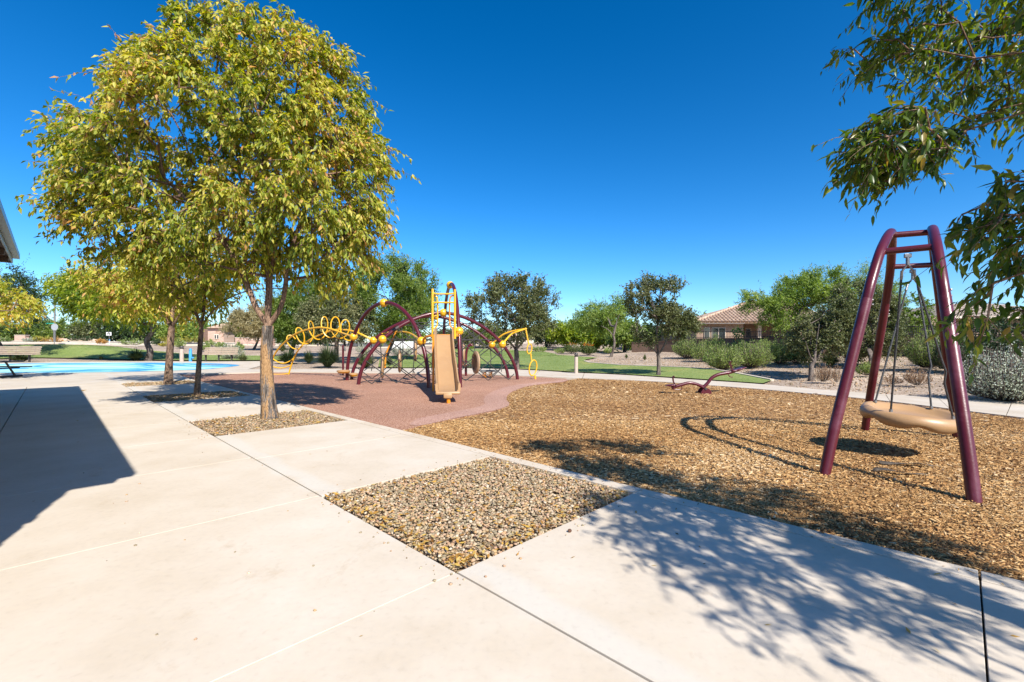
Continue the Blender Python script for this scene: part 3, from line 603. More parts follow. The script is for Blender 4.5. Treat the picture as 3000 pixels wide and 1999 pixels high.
M['chips'] = tintmat('wood_chips', [(0, (.14, .065, .025)), (.22, (.30, .155, .055)), (.5, (.44, .255, .10)), (.78, (.52, .34, .155)), (1, (.61, .46, .28))], .85, .2)
tag(link('wood_chips', npmesh(V, Fc, False, np.concatenate([a[2] for a in A_])), M['chips']), 'loose tan and orange wood chip mulch covering the play area', 'mulch', kind='stuff')
# loose stones on the desert gravel by the path
Xp = RNG.uniform(5, 24, 30000); Yp = RNG.uniform(10.5, 32, 30000)
bedR = [tuple(p.xy) for p in TR([(2262, 1117), (2340, 1133), (2479, 1144), (2781, 1164), (3000, 1177), (3300, 1192), (3300, 1050), (2645, 1042), (2350, 1045), (2000, 1032), (1860, 1029), (1730, 1052), (1728, 1061), (1814, 1069), (1998, 1075), (2090, 1081), (2163, 1093)])]
k = in_poly(Xp, Yp, bedR); Xp, Yp = Xp[k][:5000], Yp[k][:5000]
scatter_rocks('loose_stones', np.stack([Xp, Yp, hz(Xp, Yp) - .05], 1), RNG.uniform(.018, .05, len(Xp)), M['stones'], ROCKS=SMALLROCKS)
tag(bpy.context.scene.objects['loose_stones'], 'scattered small stones over the tan gravel slope beyond the path', 'stones', kind='stuff')
#TREES
# ------------------------------------------------------------------ trees and shrubs
def nnoise(p, s): return noise.noise(Vector((p[0] * s, p[1] * s, p[2] * s)))
def crown_pts(poly, d, n, tmax, gap=-.25, nscale=.9, yoff=0, inset=0.):
    """points through a crown whose outline stands at distance d; it is as thick as it is wide"""
    Q = [P(x, y, d) for x, y in poly]; q2 = [(p.x, p.z) for p in Q]; xs_ = [p[0] for p in q2]; zs_ = [p[1] for p in q2]
    out = []; tries = 0; sc = nscale * 6 / max(1., min(max(xs_) - min(xs_), max(zs_) - min(zs_)) * 1.6)
    dm = None
    while len(out) < n and tries < 40:
        tries += 1; x = RNG.uniform(min(xs_), max(xs_), n * 3); z = RNG.uniform(min(zs_), max(zs_), n * 3)
        k = in_poly(x, z, q2); x, z = x[k], z[k]; e = edge_dist(x, z, q2)
        if dm is None: dm = np.percentile(e, 98); inset = min(inset, dm * .22)
        e = e - inset; k = e > 0; x, z, e = x[k], z[k], e[k]
        t = np.clip(e / (dm - inset), 0, 1); T = tmax * (1 - (1 - t) ** 2) ** .7
        y = d + yoff + T * np.sign(RNG.uniform(-1, 1, len(x))) * RNG.random(len(x)) ** .55
        keep = RNG.random(len(x)) < (T / tmax) * .9 + .12
        for p in zip(x[keep], y[keep], z[keep]):
            if nnoise(p, sc) > gap: out.append(p)
            if len(out) >= n: break
    return np.array(out[:n])
def seg_tubes(A, B, ra, rb, n=5):
    T = B - A; T /= (np.linalg.norm(T, axis=1, keepdims=True) + 1e-9); ref = np.where(np.abs(T[:, 2:3]) > .9, np.array([[1., 0, 0]]), np.array([[0, 0, 1.]]))
    U_ = np.cross(T, ref); U_ /= np.linalg.norm(U_, axis=1, keepdims=True); W_ = np.cross(T, U_); a = np.arange(n) * 2 * np.pi / n
    off = U_[:, None] * np.cos(a)[None, :, None] + W_[:, None] * np.sin(a)[None, :, None]
    V = np.concatenate([A[:, None] + off * ra[:, None, None], B[:, None] + off * rb[:, None, None]], 1)
    q = np.array([[k, (k + 1) % n, n + (k + 1) % n, n + k] for k in range(n)])
    return V.reshape(-1, 3), (q[None] + (np.arange(len(A)) * 2 * n)[:, None, None]).reshape(-1, 4)
def skeleton(starts, T):
    """starts: list of (point, parent index); T: cluster points. Each cluster grows from the nearest wood."""
    N_ = [np.array(p, float) for p, _ in starts]; par = [q for _, q in starts]; ln = [0.] * len(N_)
    for i in range(1, len(N_)): ln[i] = ln[par[i]] + np.linalg.norm(N_[i] - N_[par[i]]) if par[i] >= 0 else 0
    ns = len(N_); root = N_[-1]; base = N_[0]; order = np.argsort(np.min([np.linalg.norm(T - q, axis=1) for q in N_], 0)); ends = []
    arr = np.zeros((ns + len(T) * 6, 3)); arr[:ns] = N_; LL = np.zeros(len(arr)); LL[:ns] = ln; used = np.ones(len(arr), bool); first = max(1, ns // 3) if ns > 4 else ns - 1
    cnt = ns; 
    for t in T[order]:
        d = np.linalg.norm(arr[:cnt] - t, axis=1); c = d + .22 * LL[:cnt]; c = c + np.maximum(0, arr[:cnt, 2] - t[2]) * .5
        c[:min(first, cnt - 1)] += 50 if cnt > first else 0
        j = int(np.argmin(c)); a = arr[j]; L_ = d[j]; k = int(np.clip(L_ / .45, 1, 4)); prev = j
        for q in range(1, k + 1):
            f = q / k; p = a + (t - a) * f; p[2] += -math.sin(f * math.pi) * L_ * .10
            if q < k: p = p + RNG.normal(0, .04 * L_, 3)
            arr[cnt] = p; par.append(prev); LL[cnt] = LL[prev] + L_ / k; prev = cnt; cnt += 1
        ends.append(prev)
    return arr[:cnt], par, np.array(ends)
def tree(name, label, cat, base, crown, depth, mleaf, mbark, trunk_px=None, limbs=None, r0=.12, ncl=80, tmax=None, ntw=4, nlf=9, tw=.45, leaf=(.09, .035), droop=.35,
         gap=-.25, group=None, tintb=.5, tintr=.28, twigs=False, fine=False, extra=None, nbig=0, tr_mat=None, upright=0., thin=.011, bexp=.72, share=None):
    """trunk, branches and crown; base = (px, py) of the foot, crown = outline(s) in the picture at distance depth"""
    bp = base if isinstance(base, Vector) else trace(base[0], base[1], depth)
    root = empty(name, bp, label, cat, group)
    polys = crown if isinstance(crown[0][0], (tuple, list)) else [crown]
    deps = depth if isinstance(depth, (tuple, list)) else [depth] * len(polys)
    areas = np.array([abs(sum(p[i][0] * p[(i + 1) % len(p)][1] - p[(i + 1) % len(p)][0] * p[i][1] for i in range(len(p)))) for p in polys]); areas = areas / areas.sum()
    C = []
    for p, d, a in zip(polys, deps, areas):
        w_ = (max(q[0] for q in p) - min(q[0] for q in p)) / F * d; C.append(crown_pts(p, d, max(4, int(ncl * a if share is None else share[len(C)])), tmax or w_ * .42, gap, inset=tw * .5))
    if extra is not None: C.append(extra)
    C = np.concatenate([c for c in C if len(c)]); cc = C.mean(0)
    d0 = deps[0]
    if trunk_px: tp = [bp] + [P(x, y, bp.y if len(q) == 0 else q[0]) for x, y, *q in trunk_px]
    else:
        zb = np.percentile(C[:, 2], 12); tp = [bp, bp.lerp(Vector((bp.x * .6 + cc[0] * .4, bp.y, zb)), .5) + Vector((RNG.normal(0, .05), 0, 0)), Vector((bp.x * .4 + cc[0] * .6, bp.y * .5 + cc[1] * .5, zb))]
    ts = smooth_line(tp, 5); starts = [(tuple(p), i - 1) for i, p in enumerate(ts)]; lim = []
    for L_ in (limbs or []):
        lp = smooth_line([ts[-1]] + [P(x, y, q[0] if q else bp.y) for x, y, *q in L_], 4)[1:]; prev = len(ts) - 1; ids = []
        for p in lp: starts.append((tuple(p), prev)); prev = len(starts) - 1; ids.append(prev)
        lim.append(ids)
    nodes_, par, ends = skeleton(starts, C); n = len(nodes_); load = np.zeros(n)
    load[ends] += 1
    for i in range(n - 1, 0, -1):
        if par[i] >= 0: load[par[i]] += load[i]
    load = np.maximum(load, .6); rad = np.minimum(r0 * .8, thin + (r0 * .8 - thin) * (load / max(load[0], 1)) ** bexp)
    nt = len(ts); tm = MB(); m_ = nt; NS = 14
    # trunk with root flare and uneven girth
    V = []; zt = [p for p in ts]; up = Vector((0, 0, 1))
    for i, p in enumerate(ts):
        f = i / (nt - 1); rr = r0 * (1.0 - .2 * f) * (1 + .38 * math.exp(-f * 9))
        for k_ in range(NS):
            a = 2 * math.pi * k_ / NS; q = rr * (1 + .10 * noise.noise(Vector((math.cos(a) * 1.5, math.sin(a) * 1.5, p.z * 1.2 + bp.x))) + .05 * noise.noise(Vector((math.cos(a) * 5, math.sin(a) * 5, p.z * 5))))
            V.append(p + Vector((math.cos(a) * q, math.sin(a) * q, 0)))
    Fc = [(i * NS + k_, i * NS + (k_ + 1) % NS, (i + 1) * NS + (k_ + 1) % NS, (i + 1) * NS + k_) for i in range(nt - 1) for k_ in range(NS)] + [tuple((nt - 1) * NS + k_ for k_ in range(NS))]
    V = [v - (Vector((0, 0, .08)) if i < NS else Vector((0, 0, 0))) for i, v in enumerate(V)]
    link('trunk', pymesh(V, Fc, True), tr_mat or mbark, root)
    limbset = set()
    for ids in lim:
        pts_ = [ts[-1]] + [Vector(nodes_[i]) for i in ids]; rr = [r0 * .62] + [max(rad[i], r0 * (.42 - .36 * q / len(ids))) for q, i in enumerate(ids)]
        MB().tube(pts_, rr, 10).build('limb', mbark, root); limbset |= set(ids)
    ii = np.array([i for i in range(nt, n) if i not in limbset]); pj = np.array([par[i] for i in ii])
    A, B = nodes_[pj], nodes_[ii]; ra, rb = rad[pj], rad[ii]; ra = np.minimum(ra, rb * 1.5 + .004)
    V, Fq_ = seg_tubes(A, B, ra, rb, 5)
    # twigs and leaves
    K = len(ends); E_ = nodes_[ends]; outw = E_ - cc; outw[:, 2] += .2 + upright * np.linalg.norm(outw, axis=1); outw /= (np.linalg.norm(outw, axis=1, keepdims=True) + 1e-9)
    nz = np.array([nnoise(p, .8) for p in E_])
    td = np.repeat(outw, ntw, 0) * .8 + RNG.normal(0, .62, (K * ntw, 3)); td[:, 2] += upright; td /= np.linalg.norm(td, axis=1, keepdims=True)
    tb = np.repeat(E_, ntw, 0); tl = (RNG.uniform(.45, 1.2, K * ntw) + (RNG.random(K * ntw) < .06) * RNG.uniform(.3, 1.1, K * ntw)) * tw
    f = np.linspace(.1, 1, nlf); pos = tb[:, None] + td[:, None] * (tl[:, None] * f)[..., None]; pos[:, :, 2] -= (droop * .5 * tl[:, None] * f[None] ** 2)
    if twigs:
        e0 = tb; e1 = pos[:, nlf // 2]; e2 = pos[:, -1]; rt = np.full(len(e0), thin * .45)
        V1, F1 = seg_tubes(e0, e1, rt, rt * .8, 3); V2, F2 = seg_tubes(e1, e2, rt * .8, rt * .5, 3)
        F1 = F1 + len(V); F2 = F2 + len(V) + len(V1); V = np.concatenate([V, V1, V2]); Fq_ = np.concatenate([Fq_, F1, F2])
    bo = link('branches', npmesh(V, Fq_, True), mbark, root); bo['kind'] = 'stuff'
    NL = pos.shape[0] * nlf; pos = pos.reshape(-1, 3) + RNG.normal(0, tw * .05, (NL, 3)); tdr = np.repeat(td, nlf, 0)
    ax = tdr * .55 + RNG.normal(0, .55, (NL, 3)); ax[:, 2] -= droop * 1.3; ax[:, 2] += upright * .6; nr = RNG.normal(0, .6, (NL, 3)); nr[:, 2] += 1
    L_ = RNG.uniform(.65, 1.25, NL) * leaf[0]; W_ = L_ * leaf[1] / leaf[0] * RNG.uniform(.8, 1.2, NL)
    ti = np.clip(tintb + np.repeat(nz, ntw * nlf) * .34 + RNG.normal(0, tintr * .6, NL), 0, 1)
    if nbig:   # the leaves that show largest are objects of their own
        dist = np.where((pos[:, 1] > .3), pos[:, 1], 99) ; pxx = CX + pos[:, 0] / pos[:, 1] * F; pyy = HY - (pos[:, 2] - EYE) / pos[:, 1] * F
        vis = (pxx > 0) & (pxx < 3000) & (pyy > 0) & (pyy < 1999) & (pos[:, 1] > .3); sc = np.where(vis, L_ / dist, 0); big = np.argsort(-sc)[:nbig]
        msk = np.ones(NL, bool); msk[big] = False
    else: msk = np.ones(NL, bool); big = []
    leaf_cards('foliage', pos[msk], ax[msk], nr[msk], L_[msk], W_[msk], ti[msk], LEAF[mleaf], root, fine=fine)
    if len(big):
        protos = []
        for k_ in range(8):
            me = leaf_cards('leaf', np.zeros((1, 3)), np.array([[1., 0, 0]]), np.array([[0, 0, 1.]]), np.array([1.]), np.array([leaf[1] / leaf[0] * (.85 + .05 * k_)]), np.array([.5]), None, None, None, fold=.10 + .02 * k_, curl=.02 + .03 * k_, fine=True)
            mm = me.data; bpy.data.objects.remove(me); mm.materials.append(LEAF['ashg1']); protos.append(mm)
        for q, i in enumerate(big):
            x = Vector(ax[i]).normalized(); z = Vector(nr[i]); y = z.cross(x).normalized(); z = x.cross(y)
            o = bpy.data.objects.new('leaf', protos[q % 8]); COL.objects.link(o); o.parent = root
            from mathutils import Matrix
            mt = Matrix(((x.x, y.x, z.x), (x.y, y.y, z.y), (x.z, y.z, z.z))).to_4x4(); s_ = L_[i]
            o.matrix_local = Matrix.Translation(Vector(pos[i]) - bp) @ mt @ Matrix.Diagonal((s_, s_, s_, 1))
    return root
# the row of ash trees in the gravel pits
tree('ash_tree', 'large autumn ash tree with yellow green crown and peeling orange bark, tallest in view', 'tree', Vector((-4.33, 8.14, -.03)),
     [(540, 30), (630, 5), (710, 25), (800, 0), (905, 50), (990, 80), (1050, 160), (1080, 260), (1110, 340), (1140, 430), (1158, 560), (1155, 690), (1115, 770), (1060, 820), (960, 855), (880, 850), (800, 800), (700, 830), (610, 815), (500, 810), (400, 800), (300, 780), (250, 770), (250, 740), (215, 690), (160, 610), (200, 520), (180, 460), (150, 380), (170, 310), (225, 285), (295, 290), (350, 270), (350, 200), (350, 150), (420, 140), (480, 130), (520, 70)],
     8.14, 'ash', M['limb'], trunk_px=[(783, 1120), (781, 1040), (785, 955)], limbs=[[(765, 925), (745, 890), (728, 845), (690, 760), (600, 640), (480, 520)], [(783, 900), (786, 840), (780, 700), (770, 520), (760, 330)], [(808, 925), (826, 890), (836, 840), (850, 740), (900, 600), (960, 450)], [(790, 880), (800, 760), (840, 600), (860, 400)]],
     r0=.118, ncl=880, tmax=1.45, ntw=5, nlf=15, tw=.38, leaf=(.108, .044), droop=.75, gap=-.42, tintb=.52, tintr=.42, twigs=True, tr_mat=M['bark1'], thin=.010)
tree('ash_tree', 'slim ash tree with dark trunk standing between the largest tree and the thicker trunk behind', 'tree', (577, 1158),
     [(430, 700), (560, 640), (680, 690), (725, 760), (722, 850), (690, 892), (640, 885), (600, 925), (540, 925), (480, 895), (430, 820)], 12.1, 'ash', M['barkash'],
     trunk_px=[(583, 1060), (590, 960)], limbs=[[(575, 920), (550, 880), (520, 800)], [(596, 910), (600, 850), (600, 760)], [(612, 925), (660, 880), (740, 850), (850, 845)]], r0=.066, ncl=190, tmax=1.4, leaf=(.14, .055), droop=.6, tintb=.62, tintr=.4, nlf=10, tw=.5)
tree('ash_tree', 'ash tree with thick mottled trunk in the gravel pit nearest the splash pad', 'tree', (493, 1125),
     [(300, 760), (420, 700), (580, 740), (600, 860), (560, 930), (500, 950), (460, 950), (400, 925), (330, 900), (300, 840)], 15.8, 'ash', M['barkash'],
     trunk_px=[(497, 1040), (503, 960)], limbs=[[(480, 925), (450, 880)], [(505, 900), (510, 820)], [(525, 925), (560, 880)]], r0=.118, ncl=180, tmax=1.8, leaf=(.17, .065), droop=.6, tintb=.6, tintr=.4, nlf=10, tw=.6)
# near tree at the right: only its sprays reach into the picture
S1 = [(2430, 165), (2460, 80), (2490, 40), (2550, 20), (2590, -60), (3250, -60), (3250, 400), (3000, 400), (2880, 400), (2800, 430), (2760, 380), (2660, 330), (2592, 270), (2540, 287), (2525, 247), (2490, 190)]
S2 = [(2480, 520), (2485, 465), (2520, 395), (2550, 305), (2640, 300), (2760, 320), (2900, 380), (3250, 380), (3250, 450), (2885, 402), (2800, 430), (2782, 488), (2724, 534), (2679, 540), (2644, 591), (2610, 560), (2592, 517), (2495, 534)]
S3 = [(2719, 637), (2782, 545), (2793, 511), (2860, 505), (3000, 420), (3250, 420), (3250, 1000), (2977, 977), (2893, 969), (2854, 990), (2797, 968), (2735, 938), (2721, 938), (2740, 878), (2816, 832), (2891, 804), (2879, 763), (2931, 729), (2833, 740), (2757, 759), (2690, 752), (2765, 666)]
def ell(c, r, n):
    v = RNG.normal(0, 1, (n, 3)); v /= np.linalg.norm(v, axis=1, keepdims=True); return np.array(c) + v * np.array(r) * (RNG.random((n, 1)) ** .45)
ex = np.concatenate([ell((3.0, .0, 2.7), (.8, .8, .6), 110), ell((2.45, .75, 2.55), (.45, .55, .5), 60), ell((2.95, 1.35, 2.7), (.6, .45, .5), 70), ell((3.7, .3, 2.7), (.6, .7, .6), 60), ell((3.4, -.1, 3.5), (.9, 1., .6), 90), ell((2.78, 2.0, 2.8), (.4, .4, .4), 55), ell((3.6, 1.15, 2.8), (.6, .5, .4), 70), ell((2.3, 2.42, 3.45), (.35, .35, .14), 55), ell((2.52, 2.02, 3.1), (.35, .25, .3), 50), ell((4.1, .3, 2.8), (.4, .4, .35), 45), ell((2.95, 1.7, 2.9), (.35, .35, .3), 50)])
tree('ash_tree', 'near green ash tree whose drooping leafy branches enter from the upper right', 'tree', Vector((3.63, .11, -.03)), [S1, S2, S3], [2.8, 2.4, 2.0], 'ashg', M['limb'],
     trunk_px=None, r0=.12, ncl=250, tmax=.22, ntw=4, nlf=8, tw=.17, leaf=(.064, .019), droop=.62, gap=-.3, tintb=.45, tintr=.32, twigs=True, fine=True, extra=ex, nbig=300, thin=.0045, bexp=1.6, share=(105, 50, 46))
#MIDTREES
tree('oak_tree', 'rounded dark oak beyond the net climber with pale branching trunk', 'tree', (1514, 1082),
     [(1358, 880), (1372, 858), (1405, 833), (1425, 813), (1448, 808), (1490, 798), (1540, 802), (1568, 812), (1594, 823), (1609, 843), (1645, 866), (1659, 890), (1655, 910), (1640, 932), (1632, 958), (1612, 990), (1560, 1020), (1520, 1022), (1466, 1012), (1415, 989), (1377, 953), (1364, 915)], 25, 'oak', M['barkoak'],
     trunk_px=[(1514, 1050), (1512, 1025)], limbs=[[(1495, 1005), (1470, 980)], [(1516, 1000), (1520, 960)], [(1530, 1005), (1560, 970)]], r0=.15, ncl=480, tmax=2.2, nlf=10, ntw=5, tw=.5, leaf=(.12, .07), droop=.1, gap=-.06, upright=.25)
tree('oak_tree', 'small upright oak with open spiky crown growing on the lawn strip beside the path', 'tree', (1929, 1100),
     [(1823, 842), (1851, 825), (1875, 821), (1891, 785), (1906, 803), (1920, 790), (1937, 758), (1942, 770), (1932, 812), (1960, 815), (1980, 790), (1989, 821), (2013, 821), (2031, 833), (2025, 873), (2000, 890), (2022, 897), (2041, 916), (2044, 983), (2010, 1000), (1967, 1012), (1940, 1014), (1906, 1018), (1860, 995), (1851, 965), (1833, 903), (1826, 867)], 19.7, 'oak', M['barkoak'],
     trunk_px=[(1930, 1060), (1928, 1040)], limbs=[[(1915, 1025), (1895, 1010)], [(1926, 1010), (1925, 960), (1935, 850)], [(1942, 1020), (1960, 980)]], r0=.085, ncl=400, tmax=1.3, nlf=10, ntw=5, tw=.34, leaf=(.095, .055), droop=.1, gap=-.04, upright=.25, tintb=.55)
tree('palo_verde_tree', 'light green palo verde with leaning dark trunk at the edge of the far lawn', 'tree', (1790, 1044),
     [(1712, 891), (1753, 888), (1781, 891), (1784, 864), (1802, 852), (1820, 873), (1842, 891), (1842, 916), (1826, 943), (1790, 975), (1759, 980), (1732, 974), (1707, 965), (1660, 955), (1661, 928), (1695, 916)], 38, 'pv', M['barkoak'],
     trunk_px=[(1800, 1010), (1797, 985)], limbs=[[(1780, 965), (1760, 955)], [(1805, 950), (1815, 920)]], r0=.10, ncl=170, tmax=1.8, nlf=14, ntw=8, tw=.8, leaf=(.20, .055), droop=.3, gap=-.5)
tree('mesquite_tree', 'tall bright green mesquite rising behind the yellow loop climber', 'tree', (1130, 1042),
     [(1045, 800), (1084, 768), (1148, 750), (1211, 763), (1275, 788), (1292, 830), (1290, 900), (1270, 960), (1220, 985), (1150, 1000), (1080, 990), (1040, 930), (1030, 860)], 34, 'mesq', M['barkoak'], r0=.22, ncl=460, tmax=3.2, nlf=14, ntw=7, tw=.9, leaf=(.22, .06), droop=.1, gap=.0, upright=.5)
tree('mesquite_tree', 'green mesquite directly right of the large ash trunk, reaching down to the gravel', 'tree', (850, 1042),
     [(795, 850), (850, 830), (920, 810), (990, 830), (1010, 880), (960, 960), (930, 1000), (860, 1008), (800, 1000), (790, 920)], 38, 'mesq', M['barkoak'], r0=.2, ncl=380, tmax=3, nlf=14, ntw=7, tw=.8, leaf=(.22, .06), droop=.15, gap=-.12, tintb=.5, upright=.2)
tree('oak_tree', 'grey olive oak behind the left maroon arch', 'tree', (985, 1058),
     [(890, 900), (930, 860), (1000, 850), (1060, 870), (1090, 900), (1100, 950), (1090, 990), (1030, 1008), (950, 1008), (890, 985), (870, 940)], 31, 'oak', M['barkoak'], r0=.16, ncl=360, tmax=2.2, nlf=11, ntw=6, tw=.55, leaf=(.15, .08), droop=.1, gap=-.12, tintb=.68)
tree('feathery_tree', 'dry beige feathery tree in front of the low brick wall', 'tree', (744, 1023),
     [(645, 955), (680, 935), (715, 912), (760, 898), (810, 910), (850, 940), (840, 975), (790, 990), (740, 992), (700, 985), (655, 975)], 52, 'tanf', M['barkoak'], r0=.14, ncl=170, tmax=2.4, nlf=14, ntw=8, tw=1.0, leaf=(.34, .07), droop=.0, gap=-.3, upright=.3)
tree('willow_tree', 'yellow green tree with crooked leaning trunk at the back edge of the splash pad', 'tree', (434, 1055),
     [(205, 825), (235, 800), (303, 785), (400, 780), (480, 800), (520, 870), (490, 930), (440, 965), (382, 950), (319, 945), (240, 935), (222, 890), (205, 855)], 31, 'yg', M['barkoak'],
     trunk_px=[(440, 1030), (430, 1000), (448, 970)], limbs=[[(440, 940), (400, 920)], [(455, 940), (470, 900)]], r0=.2, ncl=330, tmax=3, nlf=12, ntw=6, tw=.8, leaf=(.28, .085), droop=.4, gap=-.3)
tree('acacia_tree', 'dark fine leaved acacia reaching in from the left edge behind the bench', 'tree', Vector((-36, 32, .9)),
     [(-300, 740), (-80, 740), (20, 760), (65, 800), (100, 850), (105, 875), (85, 905), (80, 925), (110, 950), (140, 965), (130, 988), (60, 995), (-100, 1000), (-300, 1000)], 32, 'dark', M['barkoak'], r0=.25, ncl=340, tmax=3, nlf=12, ntw=6, tw=.8, leaf=(.24, .06), droop=.1, gap=-.2, tintb=.7)
tree('ash_tree', 'yellow leaved ash crown at the left edge just above the picnic table', 'tree', UV(16.2, -7.6),
     [(-260, 780), (-90, 790), (0, 825), (30, 860), (38, 905), (28, 935), (0, 950), (-260, 950)], 16.5, 'ash', M['barkash'], r0=.12, ncl=150, tmax=1.6, nlf=10, ntw=5, tw=.5, leaf=(.16, .065), droop=.6, tintb=.6)
tree('oak_tree', 'olive oak with short dark trunk on the gravel slope left of the disc swing', 'tree', (2377, 1112),
     [(2334, 956), (2364, 918), (2420, 880), (2460, 850), (2490, 870), (2495, 960), (2480, 1030), (2437, 1033), (2400, 1050), (2353, 1068), (2318, 1060), (2312, 1010)], 17.2, 'oak', M['barkoak'],
     trunk_px=[(2377, 1075), (2385, 1060)], limbs=[[(2400, 1040), (2430, 1000)], [(2372, 1040), (2360, 1000)], [(2390, 1020), (2400, 950)]], r0=.085, ncl=340, tmax=1.1, nlf=10, ntw=6, tw=.32, leaf=(.085, .05), droop=.1, gap=-.08, tintb=.5)
tree('oak_tree', 'dense bushy olive oak seen between the left legs of the swing frame', 'tree', (2540, 1085),
     [(2440, 900), (2465, 830), (2494, 812), (2540, 840), (2580, 850), (2610, 890), (2618, 960), (2612, 1040), (2585, 1068), (2530, 1070), (2480, 1050), (2450, 1000)], 19.5, 'oak', M['barkoak'], r0=.1, ncl=420, tmax=1.5, nlf=10, ntw=6, tw=.36, leaf=(.095, .055), droop=.1, gap=-.3, tintb=.55, upright=.2)
tree('palo_verde_tree', 'feathery palo verde in front of the tile roofed house', 'tree', (2300, 1050),
     [(2188, 850), (2215, 835), (2245, 860), (2275, 850), (2295, 815), (2340, 785), (2352, 800), (2400, 775), (2440, 795), (2455, 830), (2470, 880), (2440, 950), (2380, 985), (2300, 990), (2230, 970), (2180, 935), (2172, 890)], 25, 'pv', M['barkoak'], r0=.12, ncl=270, tmax=1.9, nlf=15, ntw=8, tw=.65, leaf=(.15, .042), droop=.15, gap=-.02, upright=.35)
tree('palo_verde_tree', 'wispy palo verde top showing above the bushy oak by the swing', 'tree', (2560, 1044),
     [(2495, 830), (2520, 785), (2545, 780), (2570, 800), (2610, 830), (2620, 880), (2590, 930), (2510, 930)], 27, 'pv', M['barkoak'], r0=.1, ncl=80, tmax=1.2, nlf=15, ntw=8, tw=.7, leaf=(.14, .034), droop=.1, gap=.0, upright=.35)
tree('citrus_tree', 'dense bright green round tree behind the iron fence, framed by the swing', 'tree', Vector((23.5, 27, 1.2)),
     [(2600, 900), (2630, 868), (2680, 862), (2715, 890), (2740, 930), (2735, 980), (2690, 992), (2610, 990)], 26.5, 'mesq', M['barkoak'], r0=.1, ncl=110, tmax=1.2, nlf=10, ntw=6, tw=.3, leaf=(.12, .07), droop=.1, gap=-.5, tintb=.35)
tree('evergreen_tree', 'dark evergreen mass behind the pale shrub at the right edge', 'tree', Vector((19.2, 16.5, .5)),
     [(2790, 960), (2850, 930), (2920, 915), (3000, 900), (3200, 890), (3300, 950), (3300, 1080), (2950, 1080), (2820, 1060), (2780, 1010)], 16.5, 'dark', M['barkoak'], r0=.12, ncl=260, tmax=1.6, nlf=10, ntw=5, tw=.35, leaf=(.10, .045), droop=.1, gap=-.5)
# a far belt of trees, each with its own crown
FAR = [(-120, 915, 150, 84, 'oak'), (20, 945, 110, 88, 'mesq'), (110, 938, 100, 92, 'mesq'), (205, 928, 120, 88, 'mesq'), (300, 938, 110, 84, 'oak'), (385, 945, 100, 80, 'dark'), (470, 945, 90, 86, 'yg'), (545, 938, 100, 84, 'pv'), (625, 935, 90, 98, 'mesq'), (695, 950, 110, 84, 'dark'), (790, 945, 110, 80, 'mesq'),
       (900, 935, 110, 78, 'mesq'), (1010, 955, 100, 76, 'oak'), (1180, 965, 110, 74, 'mesq'), (1340, 968, 90, 82, 'oak'), (1425, 965, 90, 84, 'mesq'), (1600, 955, 100, 74, 'oak'), (1660, 948, 90, 66, 'yg'), (1745, 958, 90, 58, 'yg'), (1830, 965, 80, 52, 'mesq'), (1900, 955, 90, 62, 'dark'), (1985, 955, 70, 66, 'mesq'), (2080, 922, 60, 78, 'mesq'), (2560, 930, 120, 60, 'mesq'), (2790, 935, 120, 50, 'mesq')]
SIDE = {'oak': 'grey olive', 'mesq': 'bright green', 'dark': 'dark green', 'yg': 'yellow green', 'pv': 'pale lime'}
FARLAB = ['beyond the street past the left edge of the frame', 'above the brick column at the left edge', 'directly left of the street lamp pole', 'behind the boulders and right of the lamp pole', 'over the small white sign', 'behind the low shrubs left of the crooked trunk', 'just right of the crooked leaning trunk', 'between the two slim ash trunks', 'behind the roof of the brick gatehouse', 'between gatehouse and low brick wall', 'behind the big ash trunk',
          'behind the yellow loops', 'behind the dark grass clumps', 'behind the white utility box', 'left of the round oak trunk', 'right behind the round oak trunk', 'at the far end of the lawn under the round oak', 'behind the orange flowering shrubs', 'behind the leaning palo verde trunk', 'between the palo verde and the upright oak', 'behind the upright oak trunk', 'behind the upright oak at its right', 'peeking over the tile roof of the house', 'far behind the bushy oak near the swing', 'far behind the swing between the back legs']
for (px, top, wd, d, kd), lab in zip(FAR, FARLAB):
    b = 1008; h_ = b - top; pts = []
    for k in range(14):
        a = math.pi * 2 * k / 14; r_ = 1 + RNG.normal(0, .13); pts.append((px + math.cos(a) * wd * .62 * r_, (top + b) / 2 - math.sin(a) * h_ * .5 * r_))
    X = (px - CX) / F * d
    tree('background_tree', f'distant {SIDE[kd]} tree {lab}', 'tree', Vector((X, d, h1(X, d))), pts, d, kd, M['barkoak'], r0=.2, ncl=90, tmax=4, nlf=10, ntw=6, tw=1.2, leaf=(.50, .19), droop=.1, gap=-.5, group='trees in the far background', upright=.1)
